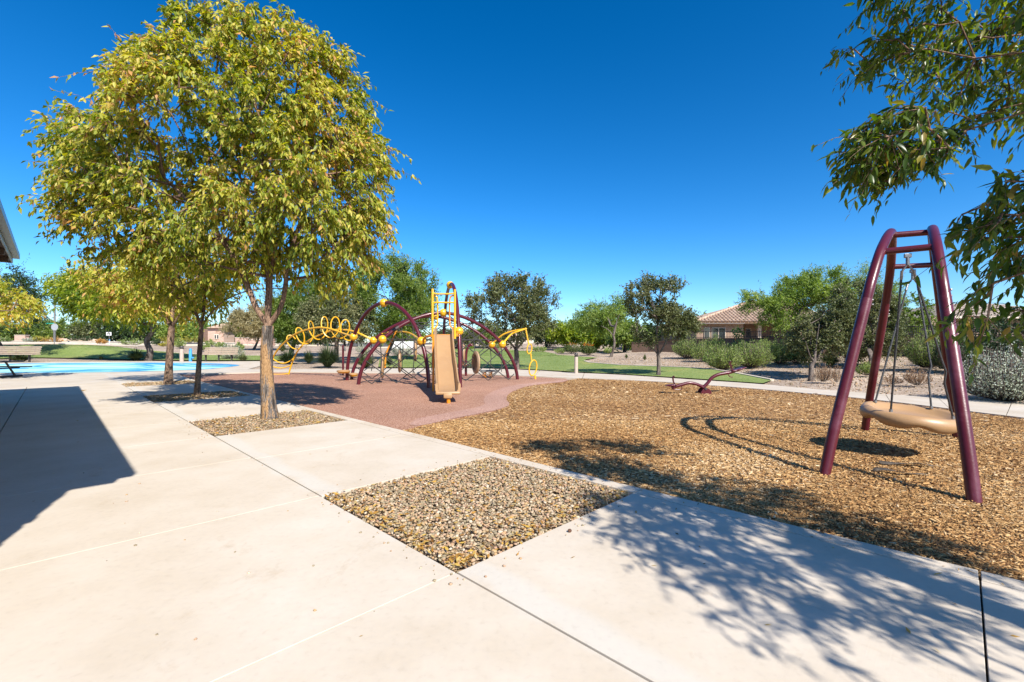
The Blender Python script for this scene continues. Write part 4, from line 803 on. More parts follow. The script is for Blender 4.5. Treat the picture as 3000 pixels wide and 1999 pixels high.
# ---- shrubs
def shrub(name, label, px, top, bot, wd, mleaf, leaf=(.05, .02), n=1400, up=.7, group=None, depth=None, cat='shrub', spiky=.25, stems=True, rag=.16):
    b = trace(px, bot, depth); d = b.y; R = wd / 2 / F * d; H_ = (bot - top) / F * d
    root = empty(name, b, label, cat, group)
    # long shoots leave the foot and fan out; leaves sit along them
    ns = max(26, n // 24); a = RNG.uniform(0, 2 * np.pi, ns); q = np.sqrt(RNG.random(ns)); tip = np.stack([np.cos(a) * R * q, np.sin(a) * R * q, H_ * np.sqrt(np.clip(1.02 - q ** 2 * .85, 0, 1)) * RNG.uniform(1 - rag * 2, 1 + rag * .5, ns)], 1)
    b0 = np.stack([tip[:, 0] * .18, tip[:, 1] * .18, np.zeros(ns)], 1); f = np.linspace(0, 1, 5)[None, :, None]
    mid = b0[:, None] * (1 - f) + tip[:, None] * f; mid[:, :, 0] += (np.sin(f[..., 0] * np.pi) * tip[:, 0:1] * .22); mid[:, :, 1] += (np.sin(f[..., 0] * np.pi) * tip[:, 1:2] * .22); mid += np.array(b)
    if stems:
        A = mid[:, :-1].reshape(-1, 3); B = mid[:, 1:].reshape(-1, 3); rr = np.full(len(A), max(.004, R * .008)); V, Fq_ = seg_tubes(A, B, rr, rr * .8, 3)
        link('stems', npmesh(V, Fq_), M['barkoak'], root)['kind'] = 'stuff'
    per = max(3, n // ns); t = RNG.uniform(.12, 1.0, (ns, per)) ** .8; i0 = np.clip((t * 4).astype(int), 0, 3); fr = t * 4 - i0
    I = np.arange(ns)[:, None]; pos = mid[I, i0] * (1 - fr[..., None]) + mid[I, i0 + 1] * fr[..., None]; dr = mid[I, i0 + 1] - mid[I, i0]; dr /= (np.linalg.norm(dr, axis=2, keepdims=True) + 1e-9)
    pos = pos.reshape(-1, 3); N_ = len(pos); ax = dr.reshape(-1, 3) * up + RNG.normal(0, spiky * 2, (N_, 3)); ax[:, 2] += up * .3; pos = pos + RNG.normal(0, R * .045, (N_, 3)); pos[:, 2] = np.maximum(pos[:, 2], b.z + .01)
    nr = RNG.normal(0, 1, (N_, 3)); L_ = RNG.uniform(.6, 1.3, N_) * leaf[0]; z01 = (pos[:, 2] - b.z) / max(H_, .1)
    ti = np.clip(RNG.normal(.5, .22, N_), 0, 1)
    if mleaf == 'orf': ti = np.clip(np.where((z01 > .72) & (RNG.random(N_) < .55), RNG.uniform(.8, 1, N_), ti * .65), 0, 1)
    leaf_cards('foliage', pos, ax, nr, L_, L_ * leaf[1] / leaf[0], ti, LEAF[mleaf], root); return root
def tuft(name, label, px, top, bot, wd, mleaf, n=260, group=None, depth=None, bw=.012, cat='grass clump'):
    b = trace(px, bot, depth); d = b.y; R = wd / 2 / F * d; H_ = (bot - top) / F * d; root = empty(name, b, label, cat, group)
    a = RNG.uniform(0, 2 * np.pi, n); n = n * 2; a = RNG.uniform(0, 2 * np.pi, n); q = RNG.random(n) ** .42; L_ = H_ * RNG.uniform(.65, 1.2, n); k = 5; f = np.linspace(0, 1, k)
    rr = np.stack([np.cos(a), np.sin(a)], 1); base = rr * (q * R * .15)[:, None]; pts_ = np.zeros((n, k, 3))
    for j in range(k):
        pts_[:, j, :2] = base + rr * (q * R * f[j] ** 1.3 * 1.0)[:, None]; pts_[:, j, 2] = L_ * (f[j] * (1.25 - .25 * q) - (f[j] ** 2) * (.35 + .45 * q) * q)
    pts_[:, :, 2] = np.maximum(pts_[:, :, 2], 0); pts_ += np.array(b); sd_ = np.stack([-np.sin(a), np.cos(a), np.zeros(n)], 1); wv = bw * d / 20 * (1 - f) ** .7 + .0015
    V = np.stack([pts_ - sd_[:, None] * wv[None, :, None], pts_ + sd_[:, None] * wv[None, :, None]], 2).reshape(n, 2 * k, 3)
    qd = np.array([[2 * j, 2 * j + 1, 2 * j + 3, 2 * j + 2] for j in range(k - 1)]); Fc = (qd[None] + (np.arange(n) * 2 * k)[:, None, None]).reshape(-1, 4)
    o = link('blades', npmesh(V.reshape(-1, 3), Fc, False, np.repeat(RNG.random(n), 2 * k)), LEAF[mleaf], root); o['kind'] = 'stuff'; return root
SG = 'green sage shrubs on the gravel slope'
shrub('sage_shrub', 'rounded green sage shrub right beside the upright oak crown, leftmost on the slope', 2015, 986, 1049, 92, 'sage', (.11, .03), 3600, group=SG)
shrub('sage_shrub', 'green sage shrub highest on the slope, below the house windows', 2092, 984, 1046, 80, 'sage', (.11, .03), 3000, group=SG)
shrub('sage_shrub', 'big spiky sage shrub directly above the raised seesaw seat', 2118, 1008, 1082, 110, 'sage', (.10, .026), 5200, group=SG)
shrub('sage_shrub', 'wide green sage shrub at the right of the raised seesaw seat', 2200, 1000, 1076, 120, 'sage', (.10, .026), 5200, group=SG)
shrub('sage_shrub', 'sage shrub under the feathery palo verde', 2285, 992, 1066, 90, 'sage', (.10, .026), 3600, group=SG)
shrub('sage_shrub', 'sage shrub on the crest left of the staked sapling', 2060, 996, 1058, 70, 'sage', (.10, .026), 2600, group=SG)
shrub('sage_shrub', 'low sage shrub filling the gap between the big spiky shrub and the wall', 2160, 998, 1052, 80, 'sage', (.11, .03), 2600, group=SG)
shrub('sage_shrub', 'sage shrub at the foot of the wall right below the house column', 2238, 994, 1056, 86, 'sage', (.11, .03), 3000, group=SG)
shrub('sage_shrub', 'rightmost sage shrub of the slope, behind the short oak trunk', 2335, 1000, 1064, 84, 'sage', (.10, .026), 3000, group=SG)
shrub('dark_shrub', 'dark green shrub at the wall between tall spiky shrub and silvery shrub', 2800, 985, 1090, 110, 'dark', (.08, .03), 5200)
shrub('dark_shrub', 'dark green shrub at the wall above the silvery shrub', 2905, 980, 1060, 130, 'dark', (.08, .03), 5200)
shrub('sage_shrub', 'tall spiky green shrub before the dark wall, framed by the swing legs', 2715, 972, 1078, 112, 'sage', (.085, .02), 6000, group=SG)
shrub('silver_shrub', 'large pale silvery shrub beyond the path at the right edge', 2950, 1018, 1174, 250, 'white', (.045, .022), 12000, spiky=.5)
shrub('grey_shrub', 'small grey green bush low on the slope between the left swing legs', 2540, 1060, 1100, 56, 'sage', (.06, .02), 1500)
shrub('dry_shrub', 'round bare brown twiggy shrub right of the short oak trunk', 2412, 1062, 1118, 52, 'dry', (.05, .010), 1600, group='dry twiggy shrubs on the gravel', up=.9)
shrub('dry_shrub', 'reddish dry twiggy shrub seen through the swing ropes on the right', 2688, 1074, 1129, 66, 'dry', (.05, .012), 1500, group='dry twiggy shrubs on the gravel', up=.9)
shrub('dry_shrub', 'low pale dry shrub between the swing back leg and the ropes', 2612, 1098, 1126, 50, 'dry', (.05, .012), 700, group='dry twiggy shrubs on the gravel', up=.9)
shrub('dry_shrub', 'thin upright dry shrub left of the front swing leg', 2452, 1066, 1120, 26, 'dry', (.05, .010), 500, group='dry twiggy shrubs on the gravel', up=.9)
tuft('yellow_grass_clump', 'yellow green grass clump behind the short oak trunk', 2432, 1028, 1072, 84, 'grassl', 420)
tuft('small_tuft', 'tiny grey tuft on the bare gravel mound, left one of two', 1835, 1038, 1050, 14, 'grassl', 90, bw=.02)
tuft('small_tuft', 'tiny grey tuft on the bare gravel mound, right one of two', 1889, 1041, 1055, 16, 'grassl', 90, bw=.02)
shrub('orange_flower_shrub', 'green shrub tipped with orange flowers left of the round bollard top', 1676, 1002, 1036, 50, 'orf', (.13, .04), 1600, group='orange flowering shrubs')
shrub('orange_flower_shrub', 'green shrub tipped with orange flowers between bollard and leaning palo verde', 1724, 1006, 1040, 48, 'orf', (.13, .04), 1600, group='orange flowering shrubs')
shrub('low_shrub', 'low green mound under the leaning palo verde at its left', 1783, 1018, 1036, 26, 'sage', (.12, .04), 500)
shrub('low_shrub', 'low dark shrub on the far lawn edge under the round oak, right part', 1580, 1014, 1031, 50, 'sage', (.16, .05), 900, depth=62)
shrub('low_shrub', 'low shrub on the far lawn edge just left of the bollard bed', 1640, 1018, 1036, 34, 'sage', (.15, .05), 600, depth=52)
shrub('low_shrub', 'small round bush at the far lawn edge behind the right rope net', 1375, 1008, 1024, 30, 'yg', (.16, .06), 600, depth=74)
shrub('low_shrub', 'small dark bush at the far lawn edge behind the ring post', 1455, 1006, 1024, 40, 'sage', (.16, .06), 700, depth=74)
GT = 'dark grass clumps beside the climber'
tuft('grass_clump', 'dark grass clump nearest the big ash trunk', 843, 1025, 1064, 84, 'grass', 420, GT)
tuft('grass_clump', 'dark grass clump in the middle of the row by the yellow loops', 905, 1030, 1064, 50, 'grass', 320, GT)
tuft('grass_clump', 'largest dark grass clump, behind the left maroon arch foot', 960, 1014, 1075, 96, 'grass', 700, GT)
tuft('grass_clump', 'lighter green grass clump between the maroon arch feet', 1070, 1034, 1077, 92, 'grassl', 520)
tuft('grass_clump', 'small dark grass clump behind the left rope net', 1140, 1046, 1070, 34, 'grass', 200, GT)
tuft('grass_clump', 'dark grass clump at the foot of the crooked leaning trunk', 398, 1024, 1055, 80, 'grass', 420)
tuft('grass_clump', 'pale green tuft right above the left yellow rungs', 827, 1006, 1030, 36, 'grassl', 260)
tuft('grass_clump', 'dark tuft beside the feathery tree trunk, left side', 700, 1003, 1022, 36, 'grass', 200)
tuft('grass_clump', 'dark tuft beside the feathery tree trunk, right side', 772, 1005, 1022, 32, 'grass', 200)
tuft('grass_clump', 'pale tuft at the end of the right bench', 712, 1036, 1058, 40, 'grassl', 220)
tuft('grass_clump', 'tiny orange brown tuft on the edge of the left lawn', 296, 1042, 1053, 26, 'grassl', 90)
shrub('silver_shrub', 'silvery white shrub behind the right end of the bench', 674, 1006, 1052, 82, 'grey', (.09, .035), 2600, spiky=.5)
shrub('grey_shrub', 'grey shrub behind the rope net left of the white utility box', 1062, 1006, 1036, 44, 'grey', (.12, .045), 900)
shrub('grey_shrub', 'grey shrub in front of the white utility box', 1175, 1012, 1043, 70, 'grey', (.12, .045), 1500)
for px, top, bot, wd, kd, lab in [(388, 991, 1012, 76, 'sage', 'wide olive hedge shrub left of the crooked trunk'), (459, 992, 1013, 28, 'dark', 'small dark bush right of the crooked trunk'), (526, 990, 1020, 36, 'sage', 'spiky dark shrub behind the tan bollard'), (600, 1002, 1030, 32, 'sage', 'green shrub just right of the slim ash trunk'), (622, 993, 1015, 34, 'sage', 'round shrub under the gatehouse window'), (648, 1002, 1021, 34, 'sage', 'green shrub at the corner of the gatehouse'), (700, 1004, 1030, 30, 'sage', 'narrow green shrub behind the silvery shrub'),
                                  (120, 980, 1003, 42, 'yel', 'yellow flowering shrub left of the lamp pole foot'), (158, 988, 1003.5, 54, 'org', 'low orange shrub at the lamp pole foot'), (88, 989, 1003, 36, 'grey', 'grey shrub beside the short brick wall'), (217, 980, 997, 36, 'dark', 'rounded dark shrub behind the first boulders'), (255, 981, 997, 32, 'dark', 'rounded dark shrub behind the right boulders'), (15, 985, 1003, 30, 'sage', 'small shrub beside the brick column at the left edge'), (490, 1003, 1015, 40, 'yel', 'low yellow green mound beyond the lawn near the thick ash trunk'), (500, 985, 1006, 70, 'yel', 'long yellow shrub behind the thick ash trunk'), (565, 982, 1006, 60, 'yel', 'tall yellow green shrub between the ash trunks'), (296, 993, 1008, 28, 'org', 'reddish shrub beside the boulders at their right')]:
    shrub('far_shrub', lab, px, top, bot, wd, kd, (.16, .06), 700, depth=72, group='shrubs along the far street')
tuft('grass_clump', 'leafy clump under the left bench', 60, 1035, 1060, 90, 'grassl', 300)
# turf blades over the mown lawns
def turf(poly, n, lab):
    q = [tuple(p.xy) for p in poly]; xs_ = [p[0] for p in q]; ys_ = [p[1] for p in q]; X = RNG.uniform(min(xs_), max(xs_), n * 4); Y = RNG.uniform(min(ys_), min(max(ys_), 60), n * 4); k = in_poly(X, Y, q); X, Y = X[k][:n], Y[k][:n]; n = len(X)
    pos = np.stack([X, Y, hz(X, Y) + .015], 1); ax = RNG.normal(0, .5, (n, 3)); ax[:, 2] = 1; L_ = RNG.uniform(.025, .06, n) * (Y / 30)
    tag(leaf_cards('grass', pos, ax, RNG.normal(0, 1, (n, 3)), L_, L_ * .35, np.clip(RNG.normal(.5, .2, n), 0, 1), LEAF['turf']), lab, 'grass', kind='stuff')
turf(lawnR, 26000, 'short mown green grass on the large lawn beyond the curving path')
turf(lawnL, 16000, 'short mown green grass on the domed lawn behind the splash pad')
#OBJECTS
# ------------------------------------------------------------------ net climber with slide
play = empty('climbing_structure', Vector((-2.4, 16, 0)), 'maroon arched climbing structure with rope net, yellow loop climber and tan slide', 'climber')
def arch(a, b, h_, p=2., n=40, t0=0, t1=1):
    out = []
    for i in range(n + 1):
        th = math.pi * (t0 + (t1 - t0) * i / n); c, s_ = math.cos(th), math.sin(th); s = -math.copysign(abs(c) ** (2 / p), c); z = h_ * s_ ** (2 / p)
        q = (s + 1) / 2; out.append(Vector((a[0] + (b[0] - a[0]) * q, a[1] + (b[1] - a[1]) * q, z - .02)))
    return out
A1 = arch((-6.19, 17.07), (-2.57, 14.03), 2.77, 2.); A2 = arch((-1.62, 14.2), (-3.1, 20.5), 3.62, 2.2)
A3 = arch((-5.15, 15.27), (.21, 17.5), 2.49, 1.75); A4 = arch((-6.19, 17.56), (-.16, 18.24), 2.47, 1.75)
for A in (A1, A2, A3, A4): MB().tube(A, .062, 14).build('arch', M['maroon'], play)
def near_px(A, px, lo, hi): return min(A[lo:hi], key=lambda p: abs(CX + p.x / p.y * F - px))
B1 = near_px(A1, 1034, 0, 14); B1r = near_px(A1, 1237, 25, 40); B2 = [p for p in A2 if p.z > 1.55][0]; B3 = near_px(A3, 1116, 0, 16); B3r = near_px(A3, 1469, 24, 40); B4 = near_px(A4, 1091, 0, 16); B4r = near_px(A4, 1437, 24, 40)
apex = A1[20]; apex2 = A2[20]
for p in (B1, B1r, B2, B3, B3r, B4, B4r, apex, apex2, A3[20], A4[21]):
    bl = MB().ball(p, .145, 20).build('ball_joint', M['yellow'], play)
    MB().lathe([(.1475, -.008), (.15, 0), (.1475, .008)], p, 24).build('seam', M['orange'], bl)
# black collars
for A, i in ((A1, 33), (A3, 11), (A4, 5)): MB().tube(A[i:i + 2], .0635, 14).build('collar', M['darkmetal'], play)
# yellow loop climber
r2 = smooth_line([B4, P(1054, 978, 17.6), P(1020, 968, 18), P(975, 968, 18.5), P(921, 989, 19.2), P(888, 1010, 19.7), P(867, 1037, 20.1), P(854, 1069, 20.3), P(845.7, 1097, 20.38)], 6)
r1 = smooth_line([B1, P(1000, 975, 17.6), P(960, 962, 18.1), P(921, 961, 18.5), P(867, 978, 19.2), P(830, 1007, 19.8), P(805, 1038, 20.2), P(792, 1070, 20.5), P(786, 1098, 20.6)], 6)
MB().tube(r1, .036, 8).build('loop_rail', M['yellow'], play); MB().tube(r2, .036, 8).build('loop_rail', M['yellow'], play)
lp = []; turns = 6.0
for i in range(241):
    t = i / 240; q = .10 + t * .56; a = lerp_line(r1, q * .97); b = lerp_line(r2, q); c = a.lerp(b, .5); w_ = (b - a); w_.z *= .3; ph = t * turns * 2 * math.pi + .6
    am = .43 * (.8 + .2 * math.sin(math.pi * t)); lp.append(c + w_ * .46 * math.sin(ph) + (lerp_line(r1, min(1, q + .05)) - a).normalized() * .13 * math.sin(ph) + Vector((0, 0, am * math.cos(ph) + .06)))
MB().tube(lp, .025, 7).build('wriggle_loops', M['yellow'], play)
for q, sg in ((.80, .22), (.88, .12), (.985, .03)):
    a = lerp_line(r1, q); b = lerp_line(r2, q); MB().tube([a.lerp(b, k / 8) - Vector((0, 0, sg * math.sin(math.pi * k / 8))) for k in range(9)], .026, 8).build('rung', M['yellow'], play)
# rope net hung in the plane of the front long arch, and a looser one behind
def net(A, a, b, h_, name, nd, off=0, flare=.25, p=1.75):
    a = Vector((a[0], a[1], 0)); b = Vector((b[0], b[1], 0)); W_ = (b - a).length; nrm = Vector(((b - a).y, -(b - a).x, 0)).normalized()
    def top(s):
        x = abs(2 * s - 1); return h_ * max(0, (1 - x ** p)) ** (1 / p)
    def pt_(s, z): f = 1 - z / h_; return a + (b - a) * s + Vector((0, 0, z)) + nrm * (flare * f + .06 * math.sin(s * 17 + z * 3))
    for k in range(-nd, nd * 2 + 1):
        for sg in (1, -1):
            seg = []; lines = []
            for i in range(61):
                z = h_ * (1 - i / 60); s = (k + .5) / nd + sg * z / h_ * .62 * (h_ / W_) * 2.1
                if 0.02 < s < .98 and z < top(s) and z >= .0: seg.append(pt_(s, max(z, .01)))
                elif seg: lines.append(seg); seg = []
            if seg: lines.append(seg)
            for L_ in lines:
                if len(L_) > 4: MB().tube(L_[::3] + [L_[-1]], .018, 5).build(name, M['rope'], play)
    for k in range(5):
        s = .12 + .19 * k; MB().tube([pt_(s, top(s) * .98), pt_(s + .01, top(s) * .55), pt_(s, .3)], .016, 5).build(name, M['rope'], play)
    for zf in (.62, .86): 
        pts_ = [pt_(s / 40, h_ * zf) for s in range(41) if top(s / 40) > h_ * zf]
        MB().tube(pts_, .016, 5).build(name, M['rope'], play)
net(A3, (-5.15, 15.27), (.21, 17.5), 2.44, 'rope', 7, flare=.1)
net(A4, (-6.19, 17.56), (-.16, 18.24), 2.42, 'rope', 4, flare=-.1)
# tan discs held in the net
def ring(c, rz, tilt, parent, R=.42, hole=.28):
    from mathutils import Matrix
    rot = Matrix.Rotation(rz, 3, 'Z') @ Matrix.Rotation(math.pi / 2, 3, 'Y') @ Matrix.Diagonal((1, .82, 1)) 
    o = MB().lathe([(hole, -.03), (hole + .03, -.055), (R - .05, -.05), (R, -.015), (R, 0)], c, 28, rot=rot).build('step_ring', M['brownplastic'], parent)
    MB().lathe([(R, 0), (R, .02), (R - .05, .05), (hole + .03, .055), (hole, .03), (hole, -.03)], c, 28, rot=rot).build('ring_face', M['tan'], o)
    MB().box(Vector(c) + Vector((.03, -.02, .12)), (.05, .07, .30), rz).build('clip', M['yellow'], o, False)
ring(P(1120, 1074, 16.0), math.radians(14), 0, play); ring(P(1171, 1058, 16.4), math.radians(12), 0, play); ring(P(1216.6, 1029, 16.7), math.radians(10), 0, play, .38)
ring(P(1357, 1036, 16.9), math.radians(10), 0, play, .40); ring(P(1394, 1062, 16.6), math.radians(27), 0, play, .42)
MB().tube(smooth_line([P(1119, 978, 16.2), P(1160, 972, 16.1), P(1200, 976, 15.4), B1r], 4), .03, 8).build('brace', M['yellow'], play)
MB().tube(smooth_line([P(1160, 974, 16.1), P(1142, 1010, 16.1), P(1131, 1040, 16.1), P(1128, 1078, 16.1)], 4), .028, 8).build('brace', M['orange'], play)
# ring drop: two arms from the right joints to a hanging chain of rings
tip = P(1540, 964, 17.7)
MB().tube(smooth_line([B4r, P(1470, 983, 18.0), P(1500, 971, 17.9), tip], 5), .033, 8).build('arm', M['yellow'], play)
MB().tube(smooth_line([B3r, P(1495, 982, 17.6), P(1515, 972, 17.6), tip], 5), .033, 8).build('arm', M['yellow'], play)
MB().ball(tip, .05, 12).build('arm_cap', M['yellow'], play)
MB().tube([tip, P(1549, 1010, 17.7)], .03, 8).build('drop_bar', M['yellow'], play)
def oval(c, rx, rz_, tl=0, n=28): return [Vector((c.x + rx * math.cos(2 * math.pi * k / n) * math.cos(tl) + rz_ * math.sin(2 * math.pi * k / n) * math.sin(tl), c.y + rx * .6 * math.cos(2 * math.pi * k / n), c.z + rz_ * math.sin(2 * math.pi * k / n))) for k in range(n)]
MB().tube(oval(P(1551, 1022.5, 17.7), .095, .19, .1), .024, 8, closed=True).build('hand_ring', M['yellow'], play)
MB().tube([P(1555, 1036, 17.7), P(1557, 1056, 17.7)], .028, 8).build('drop_bar', M['yellow'], play)
MB().tube(oval(P(1561.5, 1078, 17.7), .15, .30, .12), .026, 8, closed=True).build('hand_ring', M['yellow'], play)
MB().tube([P(1567.5, 1100, 17.7), P(1568, 1113, 17.7)], .042, 10).build('foot_post', M['yellow'], play)
# tan stepping discs on the left arch foot
for (px, py, d, R) in ((1006, 1088, 16.9, .24), (1035, 1097, 17.3, .17)):
    c = P(px, py, d); o = MB().lathe([(.05, -.09), (R * .7, -.07), (R, -.01), (R, .02), (R * .8, .05), (.0, .055)], c, 24).build('step_disc', M['tan'], play)
    MB().lathe([(R * .72, -.068), (R * 1.01, -.012)], c + Vector((.02, -.01, -.002)), 24).build('step_edge', M['yellow'], o)
# deck frame, upper handrail frame and slide
dk = [P(1265, 978, 13.7), P(1331, 978, 13.7)]
MB().tube([B1r, P(1250, 986, 13.9), P(1264, 984, 13.8)], .035, 8).build('bracket', M['orange'], play)
MB().tube([B2, P(1334, 986, 14.0)], .035, 8).build('bracket', M['orange'], play)
MB().box((-2.05, 14.12, 1.60), (.78, .55, .07), .0, .012).build('deck', M['orange'], play, False)
PL = [Vector((-2.42, 13.85, 1.5)), Vector((-2.42, 13.85, 3.02))]; PR = [Vector((-1.74, 13.85, 1.5)), Vector((-1.74, 13.85, 3.0))]
MB().tube(PL, .036, 10).build('guard_post', M['yellow'], play); MB().tube(PR, .036, 10).build('guard_post', M['yellow'], play)
for z, sag in ((2.92, .05), (2.60, .0)):
    MB().tube(smooth_line([Vector((-2.42, 13.85, z)), Vector((-2.33, 13.85, z - sag)), Vector((-1.83, 13.85, z - sag)), Vector((-1.74, 13.85, z))], 4), .026, 8).build('guard_bar', M['yellow'], play)
for sx in (0, 1):
    X0 = -2.38 if sx == 0 else -1.78; X1 = -2.28 if sx == 0 else -1.90
    MB().tube(smooth_line([Vector((X0, 13.9, 2.82)), Vector(((X0 + X1) / 2, 13.9, 2.80)), Vector((X1, 13.9, 2.68)), Vector((X1, 13.9, 1.98)), Vector(((X0 + X1) / 2, 13.88, 1.85)), Vector((X0, 13.86, 1.80))], 4), .024, 8).build('hand_loop', M['yellow' if sx == 0 else 'orange'], play)
MB().box((-2.24 - .0, 12.95, .80), (.055, .055, 1.62), .0).build('slide_leg', M['orange'], play, False)
# slide: swept channel
ctr = smooth_line([Vector((-2.08, 14.0, 1.62)), Vector((-2.06, 13.75, 1.60)), Vector((-1.98, 13.25, 1.28)), Vector((-1.88, 12.7, .98)), Vector((-1.80, 12.25, .80)), Vector((-1.72, 11.85, .64)), Vector((-1.60, 11.2, .34)), Vector((-1.52, 10.75, .24)), Vector((-1.46, 10.38, .25))], 5)
prof = [(-.285, .02), (-.29, .15), (-.275, .185), (-.25, .19), (-.235, .165), (-.228, .04), (-.20, .0), (0, -.006), (.20, .0), (.228, .04), (.235, .165), (.25, .19), (.275, .185), (.29, .15), (.285, .02), (.26, -.04), (-.26, -.04)]
V = []; npf = len(prof)
for i, c in enumerate(ctr):
    t = (ctr[min(i + 1, len(ctr) - 1)] - ctr[max(i - 1, 0)]).normalized(); s_ = Vector((-t.y, t.x, 0)).normalized() * -1; s_ = Vector((1, .13, 0)).normalized(); up = s_.cross(t); up = up if up.z > 0 else -up
    f = i / (len(ctr) - 1); wall = 1.0 if f > .06 else 1.25
    for (x, y) in prof: V.append(c + s_ * x + up * y * (wall if y > .1 else 1))
Fc = [(i * npf + k, i * npf + (k + 1) % npf, (i + 1) * npf + (k + 1) % npf, (i + 1) * npf + k) for i in range(len(ctr) - 1) for k in range(npf)] + [tuple(range(npf)), tuple((len(ctr) - 1) * npf + k for k in range(npf - 1, -1, -1))]
sl = link('slide', pymesh(V, Fc, True), M['tan'], play); sl.data.set_sharp_from_angle(angle=math.radians(50))
MB().box((-1.455, 10.33, .215), (.56, .10, .07), .13, .03).build('slide_lip', M['tan'], sl)
MB().box((-1.45, 10.29, .16), (.20, .12, .12), .13, .03).build('lip_boss', M['tan'], sl)
MB().tube([Vector((-1.44, 10.32, .14)), Vector((-1.44, 10.32, -.03))], .045, 10).build('slide_foot', M['orange'], play)
# spinner seat post and spring platform behind the net
sp = empty('spinner', trace(1365, 1101), 'maroon hooked spinner post with a tan standing seat behind the rope net', 'spinner')
MB().tube(smooth_line([P(1365, 1103, 19.5), P(1365, 1060, 19.5), P(1366, 1035, 19.5), P(1371, 1018, 19.5), P(1379, 1010, 19.5), P(1384, 1014, 19.5)], 5), .055, 12).build('post', M['maroon'], sp)
MB().lathe([(.05, -.09), (.13, -.06), (.18, 0), (.17, .03), (0, .02)], P(1363, 1068, 19.4), 24).build('seat', M['tan'], sp)
sq = empty('spring_platform', trace(1428, 1106), 'grey rocking platform on coil springs behind the right part of the net', 'spring rider')
MB().box(P(1431, 1087, 18.4), (.62, .34, .06), .15, .02).build('platform', M['grayrub'], sq)
for px in (1419, 1437):
    c = P(px, 1105, 18.35); MB().tube([Vector((c.x + .075 * math.cos(a * .6), c.y + .075 * math.sin(a * .6), .0 + a * .0052)) for a in range(45)], .016, 6).build('spring', M['orange'], sq)
bk = empty('play_panel_post', trace(1005, 1096), 'slim maroon post with small grey panel behind the left arch foot', 'play post')
MB().tube([P(1005, 1100, 19.8), P(1005, 1012, 19.8)], .045, 10).build('post', M['maroon'], bk)
MB().lathe([(0, -.02), (.10, -.02), (.12, 0), (.10, .02), (0, .02)], P(1010, 1022, 19.7), 20, 1, .5, rot=__import__('mathutils').Matrix.Rotation(1.4, 3, 'Y')).build('panel', M['grayrub'], bk)
# ------------------------------------------------------------------ disc swing
FLb, BLb, FRb, BRb = Vector((3.19, 4.66, 0)), Vector((5.50, 7.10, 0)), Vector((3.89, 3.82, 0)), Vector((6.40, 6.54, 0))
Al, Ar = Vector((4.62, 5.54, 2.67)), Vector((4.975, 5.385, 2.67))
swing = empty('swing_frame', (4.8, 5.5, 0), 'maroon steel arch frame of the disc swing on the wood chips', 'swing frame')
prf = [(0, -.08), (.0, .0), (.093, .46), (.294, 1.37), (.43, 1.98), (.57, 2.31), (.73, 2.50), (.88, 2.62), (1, 2.67)]
def half(b, a, m): return [Vector((b.x + (m.x - b.x) * t + (a.x - m.x) * max(z, 0) / 2.67, b.y + (m.y - b.y) * t + (a.y - m.y) * max(z, 0) / 2.67, z)) for t, z in prf]
def lp3(line, z): 
    for i in range(len(line) - 1):
        if line[i].z <= z <= line[i + 1].z: return line[i].lerp(line[i + 1], (z - line[i].z) / max(1e-6, line[i + 1].z - line[i].z))
    return line[-1]
halves = {}
for nm, b1, b2, a in (('l', FLb, BLb, Al), ('r', FRb, BRb, Ar)):
    f1 = half(b1, a, (b1 + b2) / 2); f2 = half(b2, a, (b1 + b2) / 2); halves[nm] = (f1, f2)
    full = smooth_line(f1[2:] + f2[2:-1][::-1], 5)
    for q, (fr) in enumerate((f1, f2)):
        cut = fr[:5]; MB().tube(smooth_line([fr[0], fr[2], fr[3], fr[3].lerp(fr[4], .7)], 4), .0515, 18).build('leg', M['maroonworn'], swing)
    up1 = [fr_ for fr_ in (f1[3].lerp(f1[4], .68), f1[4], f1[5], f1[6], f1[7], f1[8], f2[7], f2[6], f2[5], f2[4], f2[3].lerp(f2[4], .68))]
    MB().tube(smooth_line(up1, 5), .0495, 18).build('arch_top', M['maroon'], swing)
    for fr in (f1, f2):
        c = fr[3].lerp(fr[4], .7)
        for dz in (-.06, -.01, .05): MB().ball(c + Vector((.048, -.02, dz)), .011, 8).build('bolt', M['steel'], swing)
for z, i, r_ in ((2.345, 0, .036), (2.345, 1, .034)):
    a = lp3(halves['l'][i], z); b = lp3(halves['r'][i], z); MB().tube([a, b], r_, 14).build('crossbar', M['maroon'], swing)
MB().tube([Al + Vector((0, 0, -.03)), Ar + Vector((0, 0, -.03))], .036, 14).build('crossbar', M['maroon'], swing)
fb = (lp3(halves['l'][0], 2.345) + lp3(halves['r'][0], 2.345)) / 2; bb_ = (lp3(halves['l'][1], 2.345) + lp3(halves['r'][1], 2.345)) / 2
disc = empty('disc_swing', (4.82, 5.45, .45), 'tan round moulded disc swing hanging from black ropes in the maroon frame', 'swing')
from mathutils import Matrix
tiltm = Matrix.Rotation(math.radians(2.5), 3, 'Y') @ Matrix.Rotation(math.radians(6), 3, 'X'); dc = Vector((4.80, 5.48, .44)); n = 56; prd = [(0, .025), (.34, .02), (.40, .035), (.455, .085), (.50, .10), (.545, .085), (.575, .04), (.58, .0), (.565, -.045), (.52, -.075), (.47, -.06), (.40, -.03), (0, -.03)]
V = []; Fc = []
for j, (r_, z) in enumerate(prd):
    for k in range(n):
        a = 2 * math.pi * k / n; rr = r_ * .85; zz = z * .85
        if j in (8, 9, 10): zz += .022 * math.cos(6 * a) + .008 * math.cos(12 * a)
        if j in (4, 5): zz += .01 * math.cos(3 * a)
        v = tiltm @ Vector((rr * math.cos(a), rr * math.sin(a), zz)); V.append(dc + v)
